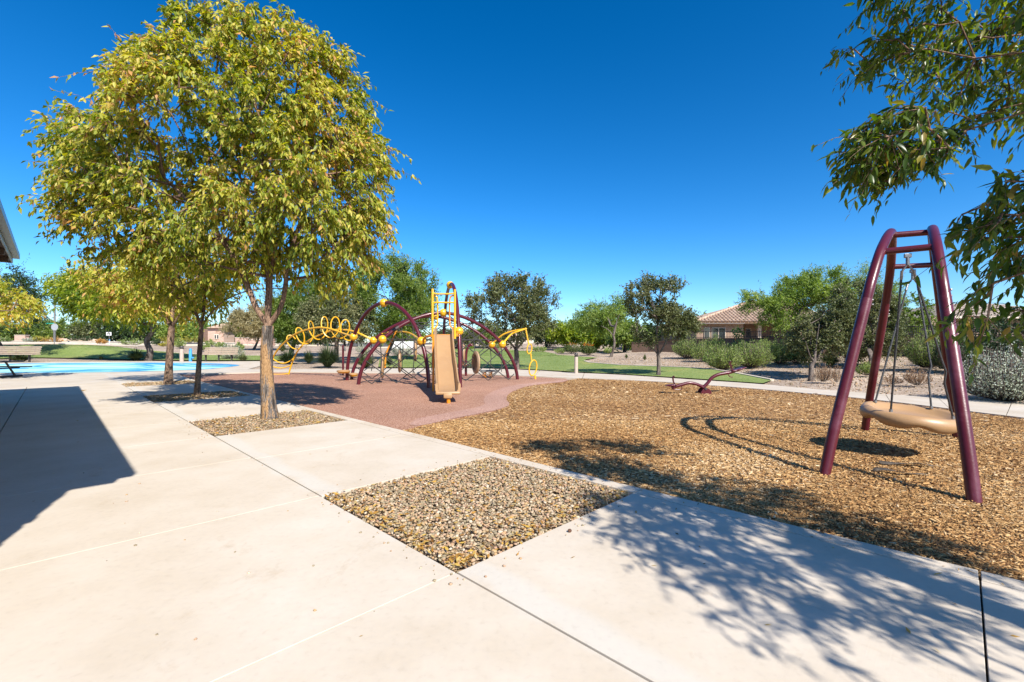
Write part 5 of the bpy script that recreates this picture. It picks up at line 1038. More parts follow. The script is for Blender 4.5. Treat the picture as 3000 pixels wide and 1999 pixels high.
for j in range(len(prd) - 1):
    for k in range(n): Fc.append((j * n + k, j * n + (k + 1) % n, (j + 1) * n + (k + 1) % n, (j + 1) * n + k))
link('seat', pymesh(V, Fc, True), M['tan'], disc)
w2 = (Ar - Al); w2.z = 0; w2.normalize(); l2 = Vector((-w2.y, w2.x, 0))
for hb, sg in ((fb, -1), (bb_, 1)):
    h0 = hb + Vector((0, 0, -.04)); hd = Vector((0, 0, -1))
    MB().box(h0 + Vector((0, 0, -.03)), (.065, .035, .045), math.atan2(w2.y, w2.x), .006).build('hanger', M['steel'], disc, False)
    MB().tube([h0 + Vector((0, 0, -.05)), h0 + Vector((0, 0, -.13))], .018, 8).build('swivel', M['steel'], disc)
    MB().tube([h0 + w2 * -.045 + Vector((0, 0, -.19)), h0 + Vector((0, 0, -.12)), h0 + w2 * .045 + Vector((0, 0, -.19))], .012, 8).build('yoke', M['steel'], disc)
    for s2 in (-1, 1):
        top_ = h0 + w2 * .05 * s2 + Vector((0, 0, -.19)); end = dc + tiltm @ Vector((0, 0, .09)) + w2 * s2 * .37 + l2 * sg * .34
        end = dc + (tiltm @ ((w2 * s2 * .28 + l2 * sg * .28) + Vector((0, 0, .095))))
        MB().tube([top_, top_.lerp(end, .06)], .014, 8).build('ferrule', M['steel'], disc)
        if s2 == 1:
            md = top_.lerp(end, .68) + w2 * .045; mpt = [top_.lerp(end, .05), top_.lerp(end, .35) + w2 * .02, top_.lerp(end, .6) + w2 * .035, md, top_.lerp(end, .76) + w2 * .005, end]
            MB().tube(mpt, .0105, 8).build('rope', M['chain'], disc)
        else: MB().tube([top_.lerp(end, .05), end], .0105, 8).build('rope', M['chain'], disc)
        MB().tube([end + Vector((0, 0, .015)), end - Vector((0, 0, .015))], .018, 8).build('anchor', M['steel'], disc)
# ------------------------------------------------------------------ seesaw
ss = empty('seesaw', trace(2063, 1150), 'maroon seesaw with curved arms tipped up to the right on the wood chips', 'seesaw'); SD = 12.5
def S(px, py, dy=0): p = P(px, py, SD); return Vector((p.x, p.y + dy, p.z))
MB().tube(smooth_line([S(2061, 1136), S(2043, 1127), S(2021, 1122.5), S(2002, 1126), S(1982, 1132), S(1968, 1137)], 5), [.045] * 26, 12).build('arm', M['maroon'], ss)
MB().tube(smooth_line([S(2058, 1137), S(2072, 1124), S(2085, 1108), S(2104, 1098), S(2136, 1092), S(2152, 1087)], 5), [.045] * 26, 12).build('arm', M['maroon'], ss)
for dy in (-.12, .12):
    m_ = MB(); cxx = S(2062, 1150).x; n = 14; V = []
    for k in range(n + 1): a = math.pi * k / n; V.append(Vector((cxx + .145 * math.cos(a) + .02, SD + dy - .006, MUL_Z + .0 + .17 * math.sin(a))))
    V += [v + Vector((0, .012, 0)) for v in V[:n + 1]]
    Fc = [tuple(range(n + 1)), tuple(range(2 * n + 1, n, -1))] + [(k, n + 1 + k, n + 2 + k, k + 1) for k in range(n)]
    link('base_plate', pymesh(V, Fc), M['maroon'], ss)
MB().tube([Vector((S(2062, 1138).x, SD - .15, S(2062, 1138).z)), Vector((S(2062, 1138).x, SD + .15, S(2062, 1138).z))], .03, 10).build('axle', M['darkmetal'], ss)
for (a, b, c_) in ((S(1978, 1129), S(1951, 1133), -1), (S(2142, 1090), S(2184, 1079), 1)):
    V = []; d = (b - a)
    up = Vector((-d.z, 0, d.x)).normalized(); up = up if up.z > 0 else -up
    for t, wd, th in ((0, .07, .05), (.35, .14, .05), (.75, .16, .03), (1, .10, .012)):
        q = a + d * t + up * .03
        for yy, zz in ((-wd, 0), (-wd * .6, -th), (wd * .6, -th), (wd, 0), (wd * .5, .008), (-wd * .5, .008)): V.append(q + Vector((0, yy, 0)) + up * zz)
    Fc = [(i * 6 + k, i * 6 + (k + 1) % 6, (i + 1) * 6 + (k + 1) % 6, (i + 1) * 6 + k) for i in range(3) for k in range(6)] + [(0, 1, 2, 3, 4, 5), (23, 22, 21, 20, 19, 18)]
    link('seat', pymesh(V, Fc, True), M['maroonworn'], ss)
def hloop(pts): 
    fr = [S(x, y, -.07) for x, y in pts]; bk_ = [S(x + 3, y + 0, .07) for x, y in pts][::-1]; MB().tube(smooth_line(fr + bk_, 4), .012, 8).build('handle', M['maroon'], ss)
hloop([(1980, 1130), (1972, 1120), (1970, 1106), (1973, 1103)]); hloop([(2144, 1088), (2141, 1076), (2136, 1063), (2138, 1059.5)])
for pts in ([(1974, 1131), (1971, 1137), (1975, 1141), (1993, 1141), (1996, 1136), (1994, 1130)], [(2137, 1091), (2131, 1097), (2137, 1104), (2144, 1105)]):
    MB().tube(smooth_line([S(x, y, -.05) for x, y in pts], 4), .012, 8).build('foot_rest', M['maroon'], ss)
# ------------------------------------------------------------------ scraps and small litter
def scrap(px, py, L_, lab, rz, lift):
    b = trace(px, py); V = []; Fc = []; n = 12
    for i in range(n + 1):
        t = i / n; x = (t - .5) * L_; w_ = .035 * (1 - abs(2 * t - 1) ** 3 * .8) + .006; z = MUL_Z + .03 + lift * (.5 + .5 * math.sin(t * 7 + px)) * (1 - t * .5)
        for s_ in (-1, 1): V.append((b.x + x * math.cos(rz) - s_ * w_ * math.sin(rz), b.y + x * math.sin(rz) + s_ * w_ * math.cos(rz) + .02 * math.sin(t * 9), z + s_ * lift * .45 * math.cos(t * 5)))
    for i in range(n): Fc.append((2 * i, 2 * i + 1, 2 * i + 3, 2 * i + 2))
    o = link('fabric_scrap', pymesh(V, Fc, True), M['scrap']); m_ = o.modifiers.new('thick', 'SOLIDIFY'); m_.thickness = .004
    tag(o, lab, 'fabric scrap', 'torn liner scraps under the swing')
M['scrap'] = mat('liner_fabric', (.04, .032, .026), (.14, .11, .08), .95, 14, .6)
scrap(2655, 1361, .50, 'dark torn liner strip poking out of the chips, upper one nearest the disc shadow', -.28, .03); scrap(2632, 1385, .42, 'greyish torn liner strip poking out of the chips, lower one nearer the camera', -.42, .025)
c = trace(1669, 1560); o = MB().ball((c.x, c.y, .012), .013, 12, (1.15, 1, .95)).build('seed_pod', mat('seed', (.10, .045, .025), (.17, .08, .045), .7, 60, .6)); tag(o, 'small round brown seed pod on the bare concrete near the gravel corner', 'seed pod')
def one_leaf(px, py, L_, lab, rz, wd=.35, tint=.6, z=.004):
    c = trace(px, py); o = leaf_cards('fallen_leaf', np.array([[c.x, c.y, max(c.z, 0) + z]]), np.array([[math.cos(rz), math.sin(rz), .0]]), np.array([[0, .15, 1.]]), np.array([L_]), np.array([L_ * wd]), np.array([tint]), LEAF['litter'], None, None, fold=.2, curl=-.12, fine=True)
    tag(o, lab, 'leaf', 'fallen leaves on the paving')
one_leaf(2735, 1686, .055, 'curled tan leaf lying in the tree shadow on the right slab', .0, .34, .85)
one_leaf(1052, 1868, .018, 'tiny dry leaf on the foreground slab left of the long joint', .3)
one_leaf(237, 1146, .16, 'yellow leaf near the tip of the building shadow', .1, .4, .75)
one_leaf(662, 1345, .05, 'thin twig like leaf on the joint below the second gravel pit', -.1, .08, .1)
one_leaf(912, 1372, .05, 'thin leaf lying on the slab between the two gravel pits', .25, .08, .1)
one_leaf(974, 1363, .012, 'dark speck of leaf on the slab between the two gravel pits', .25, .5, .05)
one_leaf(1860, 1500, .02, 'small brown leaf at the edge of the tree shadow on the slab', .25, .5, .1)
one_leaf(315, 1211, .03, 'small dark leaf on the walk left of the second pit', .25, .5, .05)
one_leaf(60, 1197, .03, 'small red leaf in the building shadow', .25, .5, .0)
one_leaf(2060, 1655, .02, 'tiny red leaf in the middle of the tree shadow', .25, .5, .0)
c = trace(1385, 1612); MB().tube(smooth_line([Vector((c.x - .03, c.y + .01, .012)), Vector((c.x, c.y + .012, .02)), Vector((c.x + .03, c.y - .006, .014)), Vector((c.x + .045, c.y - .03, .012))], 4), .0028, 6).build('twig', M['barkoak'])
tag(bpy.context.scene.objects['twig'], 'short curved dark twig lying on the near gravel', 'twig')
# ------------------------------------------------------------------ benches, bollards, fountain, table
def bench(base, rz, L_, lab, parent=None):
    t = empty('park_bench', base, lab, 'bench', 'tan slatted park benches'); b = Vector(base)
    def W(x, y, z): return Vector((b.x + x * math.cos(rz) - y * math.sin(rz), b.y + x * math.sin(rz) + y * math.cos(rz), b.z + z))
    rx = Matrix.Rotation(math.radians(-76), 3, 'X')
    for k in range(4): MB().box(W(0, -.20 + k * .115, .45), (L_, .10, .035), rz, .006).build('seat_slat', M['benchslat'], t, False)
    for k in range(4): MB().box(W(0, .22 + k * .03, .53 + k * .115), (L_ * .94, .085, .032), rz, .006, rot=rx).build('back_slat', M['benchslat'], t, False)
    for x in (-.36, 0, .36):
        MB().box(W(x * L_, 0, .20), (.07, .09, .46), rz, .005).build('leg', M['darkmetal'], t, False)
        MB().box(W(x * L_, .0, .42), (.05, .44, .025), rz).build('seat_bracket', M['darkmetal'], t, False)
        MB().box(W(x * L_, .27, .64), (.05, .03, .48), rz, rot=Matrix.Rotation(math.radians(-14), 3, 'X')).build('back_bracket', M['darkmetal'], t, False)
    return t
q = trace(641, 1058.5); bench(q, math.radians(0), 105 / F * q.y, 'tan slatted bench with three dark legs right of the slim ash trunk')
q = trace(30, 1061); bench(q, math.radians(-9), 190 / F * q.y, 'tan slatted bench cut by the left edge of the frame')
def bollard(px, py, hpx, lab):
    b = trace(px, py); H_ = hpx / F * b.y; r_ = 5.3 / F * b.y; t = empty('bollard', b, lab, 'bollard light', 'path light bollards')
    MB().lathe([(r_, -.05), (r_, H_ * .8)], b, 20).build('column', M['bollard'], t); c = b + Vector((0, 0, H_ * .8))
    MB().lathe([(r_ * 1.02, 0), (r_ * 1.02, H_ * .03)], c, 20).build('band', M['darkmetal'], t)
    MB().lathe([(r_ * .8, H_ * .03), (r_ * .8, H_ * .10)], c, 20).build('lens', M['glass'], t)
    for k in range(3): MB().lathe([(r_ * 1.02, H_ * (.04 + k * .025)), (r_ * 1.02, H_ * (.05 + k * .025))], c, 20).build('louvre', M['darkmetal'], t)
    MB().lathe([(r_ * 1.05, H_ * .11), (r_ * 1.05, H_ * .14), (r_ * .8, H_ * .19), (0, H_ * .21)], c, 20).build('cap', M['darkmetal'], t)
bollard(1688, 1094, 60, 'grey tan bollard beside the curving path in front of the lawn'); bollard(532.5, 1058, 44, 'pale bollard with dark cap beside the blue drinking post')
b = trace(558, 1059); u_ = b.y / F; t = empty('drinking_fountain', b, 'bright blue drinking fountain post behind the splash pad', 'drinking fountain')
MB().lathe([(4.0 * u_, -.05), (4.0 * u_, 33 * u_), (3.4 * u_, 36 * u_), (0, 38 * u_)], b, 18).build('post', M['blue'], t)
MB().lathe([(1.5 * u_, 0), (4 * u_, 1 * u_), (4.5 * u_, 5 * u_), (3.8 * u_, 5 * u_), (2, 2 * u_)][:4], b + Vector((7.5 * u_, -.05, 8 * u_)), 16).build('bowl', M['blue'], t)
MB().box(b + Vector((4 * u_, 0, 9 * u_)), (6 * u_, 3 * u_, 3 * u_)).build('arm', M['blue'], t, False); MB().lathe([(0, 0), (1.4 * u_, 0), (1.4 * u_, .02), (0, .02)], b + Vector((0, -4.0 * u_, 33 * u_)), 12, rot=Matrix.Rotation(1.57, 3, 'X')).build('button', M['steel'], t)
pt0 = Vector((-21.2, 18.0, 0)); t = empty('picnic_table', pt0, 'dark perforated metal picnic table at the left edge before the splash pad', 'picnic table')
MB().box(pt0 + Vector((0, 0, .66)), (2.9, .8, .05), .02, .02).build('table_top', M['darkmetal'], t, False)
for s_ in (-1, 1):
    MB().box(pt0 + Vector((0, s_ * .68, .42)), (2.7, .28, .045), .02, .015).build('bench_seat', M['darkmetal'], t, False)
    MB().tube([pt0 + Vector((s_ * .95, -.8, .05)), pt0 + Vector((s_ * .95, .8, .05))], .04, 8).build('foot_bar', M['darkmetal'], t)
    MB().tube([pt0 + Vector((s_ * .95, -.55, .05)), pt0 + Vector((s_ * .95, -.2, .62))], .035, 8).build('leg', M['darkmetal'], t); MB().tube([pt0 + Vector((s_ * .95, .55, .05)), pt0 + Vector((s_ * .95, .2, .62))], .035, 8).build('leg', M['darkmetal'], t)
    MB().tube([pt0 + Vector((s_ * .95, -.7, .38)), pt0 + Vector((s_ * .95, .7, .38))], .025, 8).build('seat_arm', M['darkmetal'], t)
# ------------------------------------------------------------------ ramada whose eave corner shows at the left edge
ra = empty('ramada', UV(12, -2.2), 'park building with grey green metal eave at the left edge casting the large shadow', 'building')
UA, UB, VE, EZ = 16.1, 2.16, -.66, 3.46        # eave line along u, at v = VE
kz = 1 / math.tan(_e)
m_ = MB()
def uvb(u0, u1, v0, v1, z0, z1): return [UV(u, v, z) for u in (u0, u1) for v in (v0, v1) for z in (z0, z1)], [(0, 1, 3, 2), (4, 6, 7, 5), (0, 4, 5, 1), (2, 3, 7, 6), (0, 2, 6, 4), (1, 5, 7, 3)]
VV, FF = uvb(UB, UA, VE - .02, VE + .0, EZ - .20, EZ + .04); MB().add(VV, FF).build('fascia', M['fascia'], ra, False)
VV, FF = uvb(UA, UA + .02, VE - 6, VE, EZ - .20, EZ + .04); MB().add(VV, FF).build('fascia', M['fascia'], ra, False)
VV, FF = uvb(UB - .02, UB, VE - 6, VE, EZ - .20, EZ + .04); MB().add(VV, FF).build('fascia', M['fascia'], ra, False)
VV, FF = uvb(UB, UA + .10, VE + .003, VE + .11, EZ - .08, EZ + .045); MB().add(VV, FF).build('gutter', M['fascia'], ra, False)
VV, FF = uvb(UB, UA, VE - 6, VE - .025, EZ - .17, EZ - .14); MB().add(VV, FF).build('soffit', M['soffit'], ra, False)
ridge = [UV(UB + 3, VE - 3, EZ + .9), UV(UA - 3, VE - 3, EZ + .9)]; cs = [UV(UB, VE, EZ + .03), UV(UA, VE, EZ + .03), UV(UA, VE - 6, EZ + .03), UV(UB, VE - 6, EZ + .03)]
MB().add(cs + ridge, [(0, 1, 5, 4), (1, 2, 5), (2, 3, 4, 5), (3, 0, 4)]).build('roof', M['ramadaroof'], ra, False)
for uu in np.arange(UB + 1, UA, 1.2):
    VV, FF = uvb(uu, uu + .09, VE - 5.9, VE - .03, EZ - .30, EZ - .172); MB().add(VV, FF).build('rafter', M['soffit'], ra, False)
# stone veneered corner pier and wall (uneven face gives the ragged shadow)
M['veneer'] = mat('stone_veneer', (.22, .16, .12), (.42, .33, .25), .95, 3, .6)
rr = random.Random(3); wall = MB(); VV, FF = uvb(UB + .06, UA - .7, VE - 5.6, VE - .34, -.05, EZ - .17); wall.add(VV, FF).build('wall', M['veneer'], ra, False)
z = 0
while z < EZ - .2:
    hh = rr.uniform(.09, .17); u = UB + .50
    for (ua, ub, va, vb) in ((UB + .05 - rr.uniform(.0, .05), UB + .7, VE - .335, VE - .31 + rr.uniform(0, .06)), (UB + .05 - rr.uniform(0, .06), UB + .055, VE - 1.1, VE - .34)):
        VV, FF = uvb(ua, ub, va, vb, z + .004, min(z + hh - .008, EZ - .18)); MB().add(VV, FF).build('stone', M['veneer'], ra, False)
    z += hh
# ------------------------------------------------------------------ houses, walls, fences
def boxp(px0, px1, y0, y1, d, dep, name, m, parent, bev=0):
    a = P(px0, y1, d); b = P(px1, y0, d); return MB().box(((a.x + b.x) / 2, d + dep / 2, (a.z + b.z) / 2), (b.x - a.x, dep, b.z - a.z), 0, bev).build(name, m, parent, False)
HD = 38
ho = empty('house', P(2180, 1003, HD), 'tan stucco house with clay tile hip roof behind the slope shrubs', 'house')
boxp(2041, 2178, 949, 1012, HD, 9, 'wall', M['stucco'], ho); boxp(2178.3, 2420, 949, 1012, HD + 3.2, 6, 'wall', M['stucco'], ho)
boxp(2222, 2231, 950, 1010, HD + .3, .28, 'column', M['trim'], ho)
boxp(2036, 2182, 944.5, 949, HD - .7, .12, 'fascia', M['trim'], ho); boxp(2182.3, 2440, 944.5, 949, HD - .4, .12, 'fascia', M['trim'], ho)
def tile_roof(P0, P1, P2, P3, parent, nrow, ncol, nobj=0):
    """slope P0-P1 at the eave, P3-P2 at the ridge, barrel tiles in courses"""
    MB().add([P0, P1, P2, P3], [(0, 1, 2, 3)]).build('roof_deck', M['tile'], parent, False)
    nrm = (P1 - P0).cross(P3 - P0).normalized(); nrm = nrm if nrm.z > 0 else -nrm; cell = []; e = (P1 - P0); W_ = e.length / ncol; eh = e.normalized(); sl_ = (P3 - P0) - eh * (P3 - P0).dot(eh); H_ = sl_.length / nrow; sh = sl_.normalized()
    tv = []; 
    for j, t in enumerate((0, 1.05)):
        for k in range(5): a = math.pi * k / 4; tv.append(eh * (-math.cos(a) * W_ * .42) + nrm * (math.sin(a) * W_ * .38 + .02 - .015 * t + .012) + sh * (H_ * t))
    tf = [(k, k + 1, 6 + k, 5 + k) for k in range(4)] + [(0, 1, 2, 3, 4)]
    proto = pymesh(tv, tf, True); proto.materials.append(M['tile']); rest = MB(); cnt = 0
    poly = [(0, 0), ((P1 - P0).dot(eh), 0), ((P2 - P0).dot(eh), (P2 - P0).dot(sh)), ((P3 - P0).dot(eh), (P3 - P0).dot(sh))]
    for r_ in range(nrow):
        for c_ in range(ncol + 1):
            x = (c_ + .5) * W_; y = r_ * H_
            if not in_poly(np.array([x]), np.array([y + H_ * .3]), poly)[0]: continue
            q = P0 + eh * x + sh * y
            if cnt < nobj: o = link('roof_tile', proto, None, parent); o.location = Vector(o.location) + q; cnt += 1
            else: rest.add([q + v for v in tv], tf)
    if rest.v: rest.build('roof_tiles', M['tile'], parent, True, kind='stuff')
E0, E1 = P(2034, 945, HD - .8), P(2445, 945, HD - .8); R0, R1 = P(2196, 892, HD + 3.4), P(2320, 892, HD + 3.4)
R0 = Vector((R0.x + 0, HD + 3.6, E0.z + 2.05)); R1 = Vector((R1.x, HD + 3.6, E0.z + 2.05)); K0, K1 = Vector((E0.x, HD + 9, E0.z)), Vector((E1.x, HD + 9, E1.z))
tile_roof(E0, E1, R1, R0, ho, 13, 36, 300)
MB().add([E0, K0, R0 + Vector((0, .5, 0)), R0, K1, E1, R1], [(0, 1, 2, 3), (4, 5, 6), (1, 4, 6, 2)]).build('roof_back', M['tile'], ho, False)
for a, b in ((E0, R0), (R0, R1), (E1, R1)): MB().tube([a + Vector((0, 0, .06)), b + Vector((0, 0, .06))], .10, 8).build('ridge_cap', M['tile'], ho)
def window(px0, px1, y0, y1, d, parent, n=1):
    f = boxp(px0, px1, y0, y1, d - .08, .10, 'window', M['trim'], parent); w_ = (px1 - px0) / n
    for k in range(n): boxp(px0 + w_ * k + 1.6, px0 + w_ * (k + 1) - 1.2, y0 + 2, y1 - 1.5, d - .10, .03, 'pane', M['glass'], f)
window(2063, 2080, 960, 992, HD, ho); window(2085, 2126, 960, 996, HD, ho, 2); window(2184, 2200, 962, 1004, HD + 3.2, ho)
h2 = empty('house', P(2870, 1003, 28), 'low house with flat brown tile roof mostly hidden behind the near leaves at right', 'house')
boxp(2725, 3150, 930, 1010, 28, 8, 'wall', M['stucco'], h2)
a, b = P(2795, 927, 27.2), P(3200, 927, 27.2); r_a, r_b = Vector((a.x + 2.5, 31, a.z + 1.1)), Vector((b.x - 2, 31, b.z + 1.1))
MB().add([a, b, r_b, r_a, Vector((a.x, 36, a.z)), Vector((b.x, 36, b.z))], [(0, 1, 2, 3), (4, 0, 3), (5, 4, 3, 2), (1, 5, 2)]).build('roof', M['tilegrey'], h2, False)
for k in range(7):
    t0 = k / 7; A_0 = a.lerp(r_a, t0); B_0 = b.lerp(r_b, t0); MB().tube([A_0 + Vector((0, 0, .03)), B_0 + Vector((0, 0, .03))], .035, 5).build('tile_course', M['tilegrey'], h2)
boxp(2793, 3200, 927, 933, 27.15, .1, 'fascia', M['trim'], h2)
boxp(2700, 2800, 926, 1010, 33, 6, 'garage_wall', M['stucco'], h2); 
a, b = P(2690, 926, 32.5), P(2805, 926, 32.5); MB().add([a, b, Vector((b.x - 1, 36, b.z + .8)), Vector((a.x + 1, 36, a.z + .8))], [(0, 1, 2, 3)]).build('garage_roof', M['tile'], h2, False)
# retaining wall with iron fence along the lots
def lotwall(pts, lab, npk):
    """pts: (px, d, py_top, py_fence_top)"""
    t = empty('garden_wall', P(pts[0][0], 1030, pts[0][1]), lab, 'wall'); f = None
    tops = [P(p[0], p[2], p[1]) for p in pts]; ft = [P(p[0], p[3], p[1]) for p in pts]
    for i in range(len(pts) - 1):
        a, b = tops[i], tops[i + 1]; dv = (b - a); dv.z = 0; nn = Vector((-dv.y, dv.x, 0)).normalized() * .09; V = []
        for q in (a, b):
            for s_ in (-1, 1): V += [q + nn * s_, Vector((q.x, q.y, q.z - 2.2)) + nn * s_]
        MB().add(V, [(0, 4, 6, 2), (0, 1, 5, 4), (2, 6, 7, 3), (0, 2, 3, 1), (4, 5, 7, 6)]).build('wall_panel', M['stucco2'], t, False)
        V = []
        for q in (a, b):
            for s_ in (-1.35, 1.35): V += [q + nn * s_ + Vector((0, 0, .05)), q + nn * s_ + Vector((0, 0, .002))]
        MB().add(V, [(0, 4, 6, 2), (0, 1, 5, 4), (2, 6, 7, 3), (0, 2, 3, 1), (4, 5, 7, 6), (1, 3, 7, 5)]).build('wall_cap', M['stucco2'], t, False)
    fe = empty('iron_fence', tops[0], lab.replace('brown stucco wall', 'thin black iron railing on top of the wall'), 'fence')
    def on(L_, q): return lerp_line(L_, q)
    MB().tube(ft, .018, 6).build('top_rail', M['iron'], fe); MB().tube([p + Vector((0, 0, .12)) for p in tops], .018, 6).build('bottom_rail', M['iron'], fe)
    for k in range(npk + 1):
        q = k / npk; a = on(tops, q) + Vector((0, 0, .05)); b = on(ft, q); big = k % 12 == 0
        MB().tube([a, b + Vector((0, 0, .05 if big else 0))], .028 if big else .011, 5).build('post' if big else 'picket', M['iron'], fe, False)
lotwall([(1852, 37.5, 1006, 1003), (1900, 36.5, 1004, 990), (2040, 33, 994, 972), (2180, 30, 992, 972), (2330, 27.5, 991, 968)], 'brown stucco wall below the tile roofed house', 130)
lotwall([(2330, 27.5, 991, 968), (2500, 25.5, 990, 962), (2640, 24, 989, 957), (2860, 21, 988, 954), (3050, 19.5, 987, 950)], 'brown stucco wall behind the swing', 140)
sg = empty('warning_sign', P(2622, 980, 23.9), 'small red and white sign on the iron railing seen through the swing', 'sign')
boxp(2618, 2629, 963, 979, 23.85, .02, 'plate', mat('sign_white', (.7, .7, .68), (.75, .75, .73), .5), sg); boxp(2619, 2628, 964, 973, 23.83, .012, 'red_panel', mat('sign_red', (.5, .03, .03), (.55, .04, .04), .5), sg)
st = empty('staked_sapling', trace(2155, 1040, 28), 'young sapling tied to orange brown stakes in front of the house', 'sapling'); d = st.location.y - 1.5
stx = P(2155, 1030, d); MB().tube([P(2154, 1040, d), P(2155, 992, d)], .028, 6).build('stake', M['orange'], st); MB().tube([P(2162, 1040, d), P(2162, 1000, d)], .028, 6).build('stake', M['orange'], st); MB().tube([P(2150, 1004, d), P(2167, 1006, d)], .012, 5).build('tie', M['darkmetal'], st)
MB().tube([P(2158, 1040, d), P(2157, 1000, d), P(2160, 975, d)], .016, 6).build('stem', M['limb'], st)
pp = np.concatenate([crown_pts([(2145, 985), (2148, 962), (2160, 955), (2175, 962), (2178, 985), (2165, 998)], d, 150, .4, -1), crown_pts([(2170, 1018), (2178, 1000), (2195, 1000), (2194, 1014)], d, 60, .2, -1)])
nn_ = len(pp); leaf_cards('foliage', pp, RNG.normal(0, 1, (nn_, 3)) - np.array([0, 0, .6]), RNG.normal(0, 1, (nn_, 3)), np.full(nn_, .16), np.full(nn_, .08), RNG.random(nn_), LEAF['mesq'], st)
# brick gatehouse, monument wall, left brick pieces
def brickmat():
    m, N, L, B = nodes('brick'); B.inputs['Roughness'].default_value = .9
    g = N.new('ShaderNodeTexCoord'); mp = N.new('ShaderNodeMapping'); mp.inputs['Rotation'].default_value = (math.radians(90), 0, 0); L.new(g.outputs['Object'], mp.inputs[0])
    b = N.new('ShaderNodeTexBrick'); b.inputs['Scale'].default_value = 2.2; b.inputs['Color1'].default_value = (.42, .22, .15, 1); b.inputs['Color2'].default_value = (.55, .33, .24, 1); b.inputs['Mortar'].default_value = (.5, .42, .35, 1); b.inputs['Mortar Size'].default_value = .03
    L.new(mp.outputs[0], b.inputs[0]); L.new(b.outputs[0], B.inputs['Base Color']); return m
M['brick'] = brickmat()
gt = empty('gatehouse', P(632, 1003, 76), 'small pink brick gatehouse with pale roof behind the slim ash', 'building')
boxp(609, 655, 961, 1006, 76, 3, 'wall', M['brick'], gt); boxp(596, 609, 964, 1006, 77.5, 1.5, 'side_wall', M['stucco2'], gt)
a, b = P(603, 961, 75.5), P(660, 961, 75.5); MB().add([a, b, Vector((b.x, 80, a.z)), Vector((a.x, 80, a.z)), Vector(((a.x + b.x) / 2, 77.7, a.z + .9))], [(0, 1, 4), (1, 2, 4), (2, 3, 4), (3, 0, 4), (0, 3, 2, 1)]).build('roof', M['tile'], gt, False)
window(627, 641, 980, 994, 76, gt, 2)
mw = empty('monument_wall', P(735, 1010, 68), 'low pale brick wall behind the feathery tree', 'wall'); boxp(689, 800, 990, 1014, 68, .6, 'wall', M['brick'], mw); boxp(688, 801, 988.5, 990, 67.95, .7, 'coping', M['trim'], mw)
for k in range(8): boxp(733 + k * 4.2, 735.6 + k * 4.2, 993, 996.5, 67.94, .04, 'raised_letter', M['trim'], mw)
bw = empty('brick_wall', P(60, 1002, 68), 'short pink brick wall behind the left bench', 'wall'); boxp(42, 73, 983, 1006, 68, .6, 'wall', M['brick'], bw); boxp(41, 74, 981.5, 983, 67.95, .7, 'coping', M['trim'], bw)
bc = empty('brick_column', P(2, 1002, 66), 'brick column touching the left edge beyond the lawn', 'pillar'); boxp(-6, 6, 993, 1006, 66, .6, 'shaft', M['brick'], bc); boxp(-7, 7, 991.5, 993, 65.95, .7, 'cap', M['trim'], bc)
ub = empty('utility_box', P(1175, 1030, 62), 'white utility cabinet behind the rope net', 'utility box'); M['whitep'] = mat('white_paint', (.62, .62, .6), (.7, .7, .68), .5, 3)
boxp(1143, 1173, 1001, 1026, 62, 1.2, 'cabinet', M['whitep'], ub, .03); boxp(1174, 1209, 1001, 1026, 62, 1.2, 'cabinet', M['whitep'], ub, .03); boxp(1144, 1172, 1002, 1024, 61.96, .035, 'door', M['whitep'], ub)
h3 = empty('house', P(1725, 1008, 95), 'small distant house with grey roof between the far trees', 'house')
boxp(1702, 1752, 982, 1014, 95, 8, 'wall', M['stucco'], h3); a, b = P(1694, 982, 94.2), P(1756, 982, 94.2); MB().add([a, b, Vector((b.x - 1, 100, b.z + 1.4)), Vector((a.x + .4, 100, a.z + 1.4))], [(0, 1, 2, 3)]).build('roof', M['tilegrey'], h3, False); window(1731, 1744, 983, 994, 95, h3, 2)
h4 = empty('house', P(1440, 1008, 112), 'long pink tan house with low roof far behind the round oak', 'house')
boxp(1352, 1560, 985, 1016, 112, 8, 'wall', M['trim'], h4); a, b = P(1345, 985, 111), P(1566, 985, 111); MB().add([a, b, Vector((b.x - 4, 117, b.z + 1.9)), Vector((a.x + 4, 117, a.z + 1.9))], [(0, 1, 2, 3)]).build('roof', M['tile'], h4, False)
for px in (1372, 1400, 1500, 1530): window(px, px + 10, 992, 1004, 112, h4, 1)
# boulders
BO = 'boulders beside the far lawn'
for px, wd, hh, lab in ((183, 28, 8, 'flat pink boulder, leftmost behind the orange shrub'), (193, 14, 6, 'small boulder behind the leftmost flat one'), (211, 25, 9, 'tallest pale rounded boulder of the row'), (232, 12, 5, 'low boulder in the middle of the row'), (244, 22, 9, 'pointed orange tan boulder right of the middle'), (264, 17, 8, 'pinkish boulder second from the right end'), (277, 16, 6, 'low pale boulder at the right end of the row')):
    d = 74; X = (px - CX) / F * d; z0 = h1(X, d); bm = bmesh.new(); bmesh.ops.create_icosphere(bm, subdivisions=3, radius=1)
    for v in bm.verts: v.co *= 1 + .28 * noise.noise(v.co * 1.6 + Vector((px, 0, 0))) + .07 * noise.noise(v.co * 5); v.co = Vector((v.co.x * wd / 2 / F * d, v.co.y * wd / 2.4 / F * d, v.co.z * hh * .85 / F * d))
    me = bpy.data.meshes.new('m'); bm.to_mesh(me); bm.free(); o = link('boulder', me, M['boulder']); o.location = (X, d, z0 + .1); tag(o, lab, 'boulder', BO)
    for p in me.polygons: p.use_smooth = True
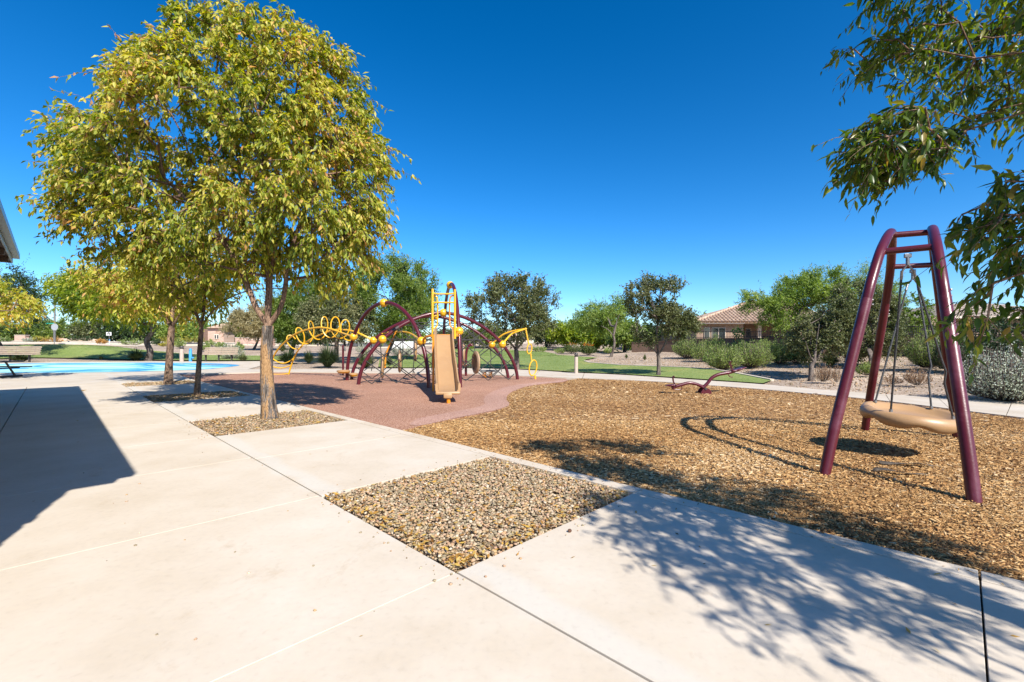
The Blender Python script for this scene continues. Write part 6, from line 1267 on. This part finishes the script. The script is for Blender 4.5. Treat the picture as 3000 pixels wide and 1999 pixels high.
# street lamp, stop sign, small sign
sl_ = P(160, 1000, 62); sl_.z = h1(sl_.x, 62); t = empty('street_lamp', sl_, 'tall thin grey street lamp left of the big ash crown', 'street lamp')
tp_ = P(164, 808, 62); MB().tube([sl_, Vector((sl_.x, 62, tp_.z))], [.13, .08], 10).build('pole', mat('lamp_grey', (.15, .14, .13), (.2, .19, .18), .5), t); p0 = Vector((sl_.x, 62, tp_.z))
MB().tube([p0, p0 + Vector((1.2, 0, .05))], .04, 8).build('arm', M['darkmetal'], t); MB().box(p0 + Vector((1.5, 0, .03)), (.7, .25, .12), 0, .03).build('lamp_head', M['darkmetal'], t, False)
s0 = P(159, 1000, 49); s0.z = h1(s0.x, 49); t = empty('stop_sign', s0, 'back of an eight sided road sign under a green street name plate', 'sign')
MB().tube([s0, P(160, 946, 49)], .035, 6).build('post', M['steel'], t); c = P(160, 958.5, 48.9)
MB().lathe([(0, -.01), (.39, -.01), (.39, .01), (0, .01)], c, 8, rot=Matrix.Rotation(math.pi / 2, 3, 'X') @ Matrix.Rotation(math.pi / 8, 3, 'Z')).build('octagon_plate', mat('sign_back', (.28, .30, .32), (.34, .36, .38), .5), t, False)
boxp(134, 160, 946.5, 949.5, 49, .03, 'name_plate', mat('sign_green', (.01, .25, .18), (.015, .3, .22), .5), t)
s0 = P(320, 1008, 57); s0.z = h1(s0.x, 57); t = empty('road_sign', s0, 'small white road sign with black curved mark under the trees', 'sign'); MB().tube([s0, P(320, 976, 57)], .03, 6).build('post', M['steel'], t); boxp(311, 326, 973.5, 983.5, 56.95, .03, 'plate', M['whitep'], t)
c = P(318.5, 978.3, 56.9); MB().tube([c + Vector((.13 * math.cos(a), 0, .13 * math.sin(a))) for a in np.linspace(-.8, 3.9, 16)], .035, 6).build('curved_mark', M['iron'], t)
s0 = P(321, 1010, 52); s0.z = h1(s0.x, 52); t = empty('marker_post', s0, 'short pale blue marker post at the edge of the left lawn', 'post'); MB().tube([s0, s0 + Vector((0, 0, .55))], .045, 8).build('shaft', M['whitep'], t); MB().lathe([(.06, 0), (.06, .1), (0, .13)], s0 + Vector((0, 0, .5)), 10).build('cap', M['blue'], t)
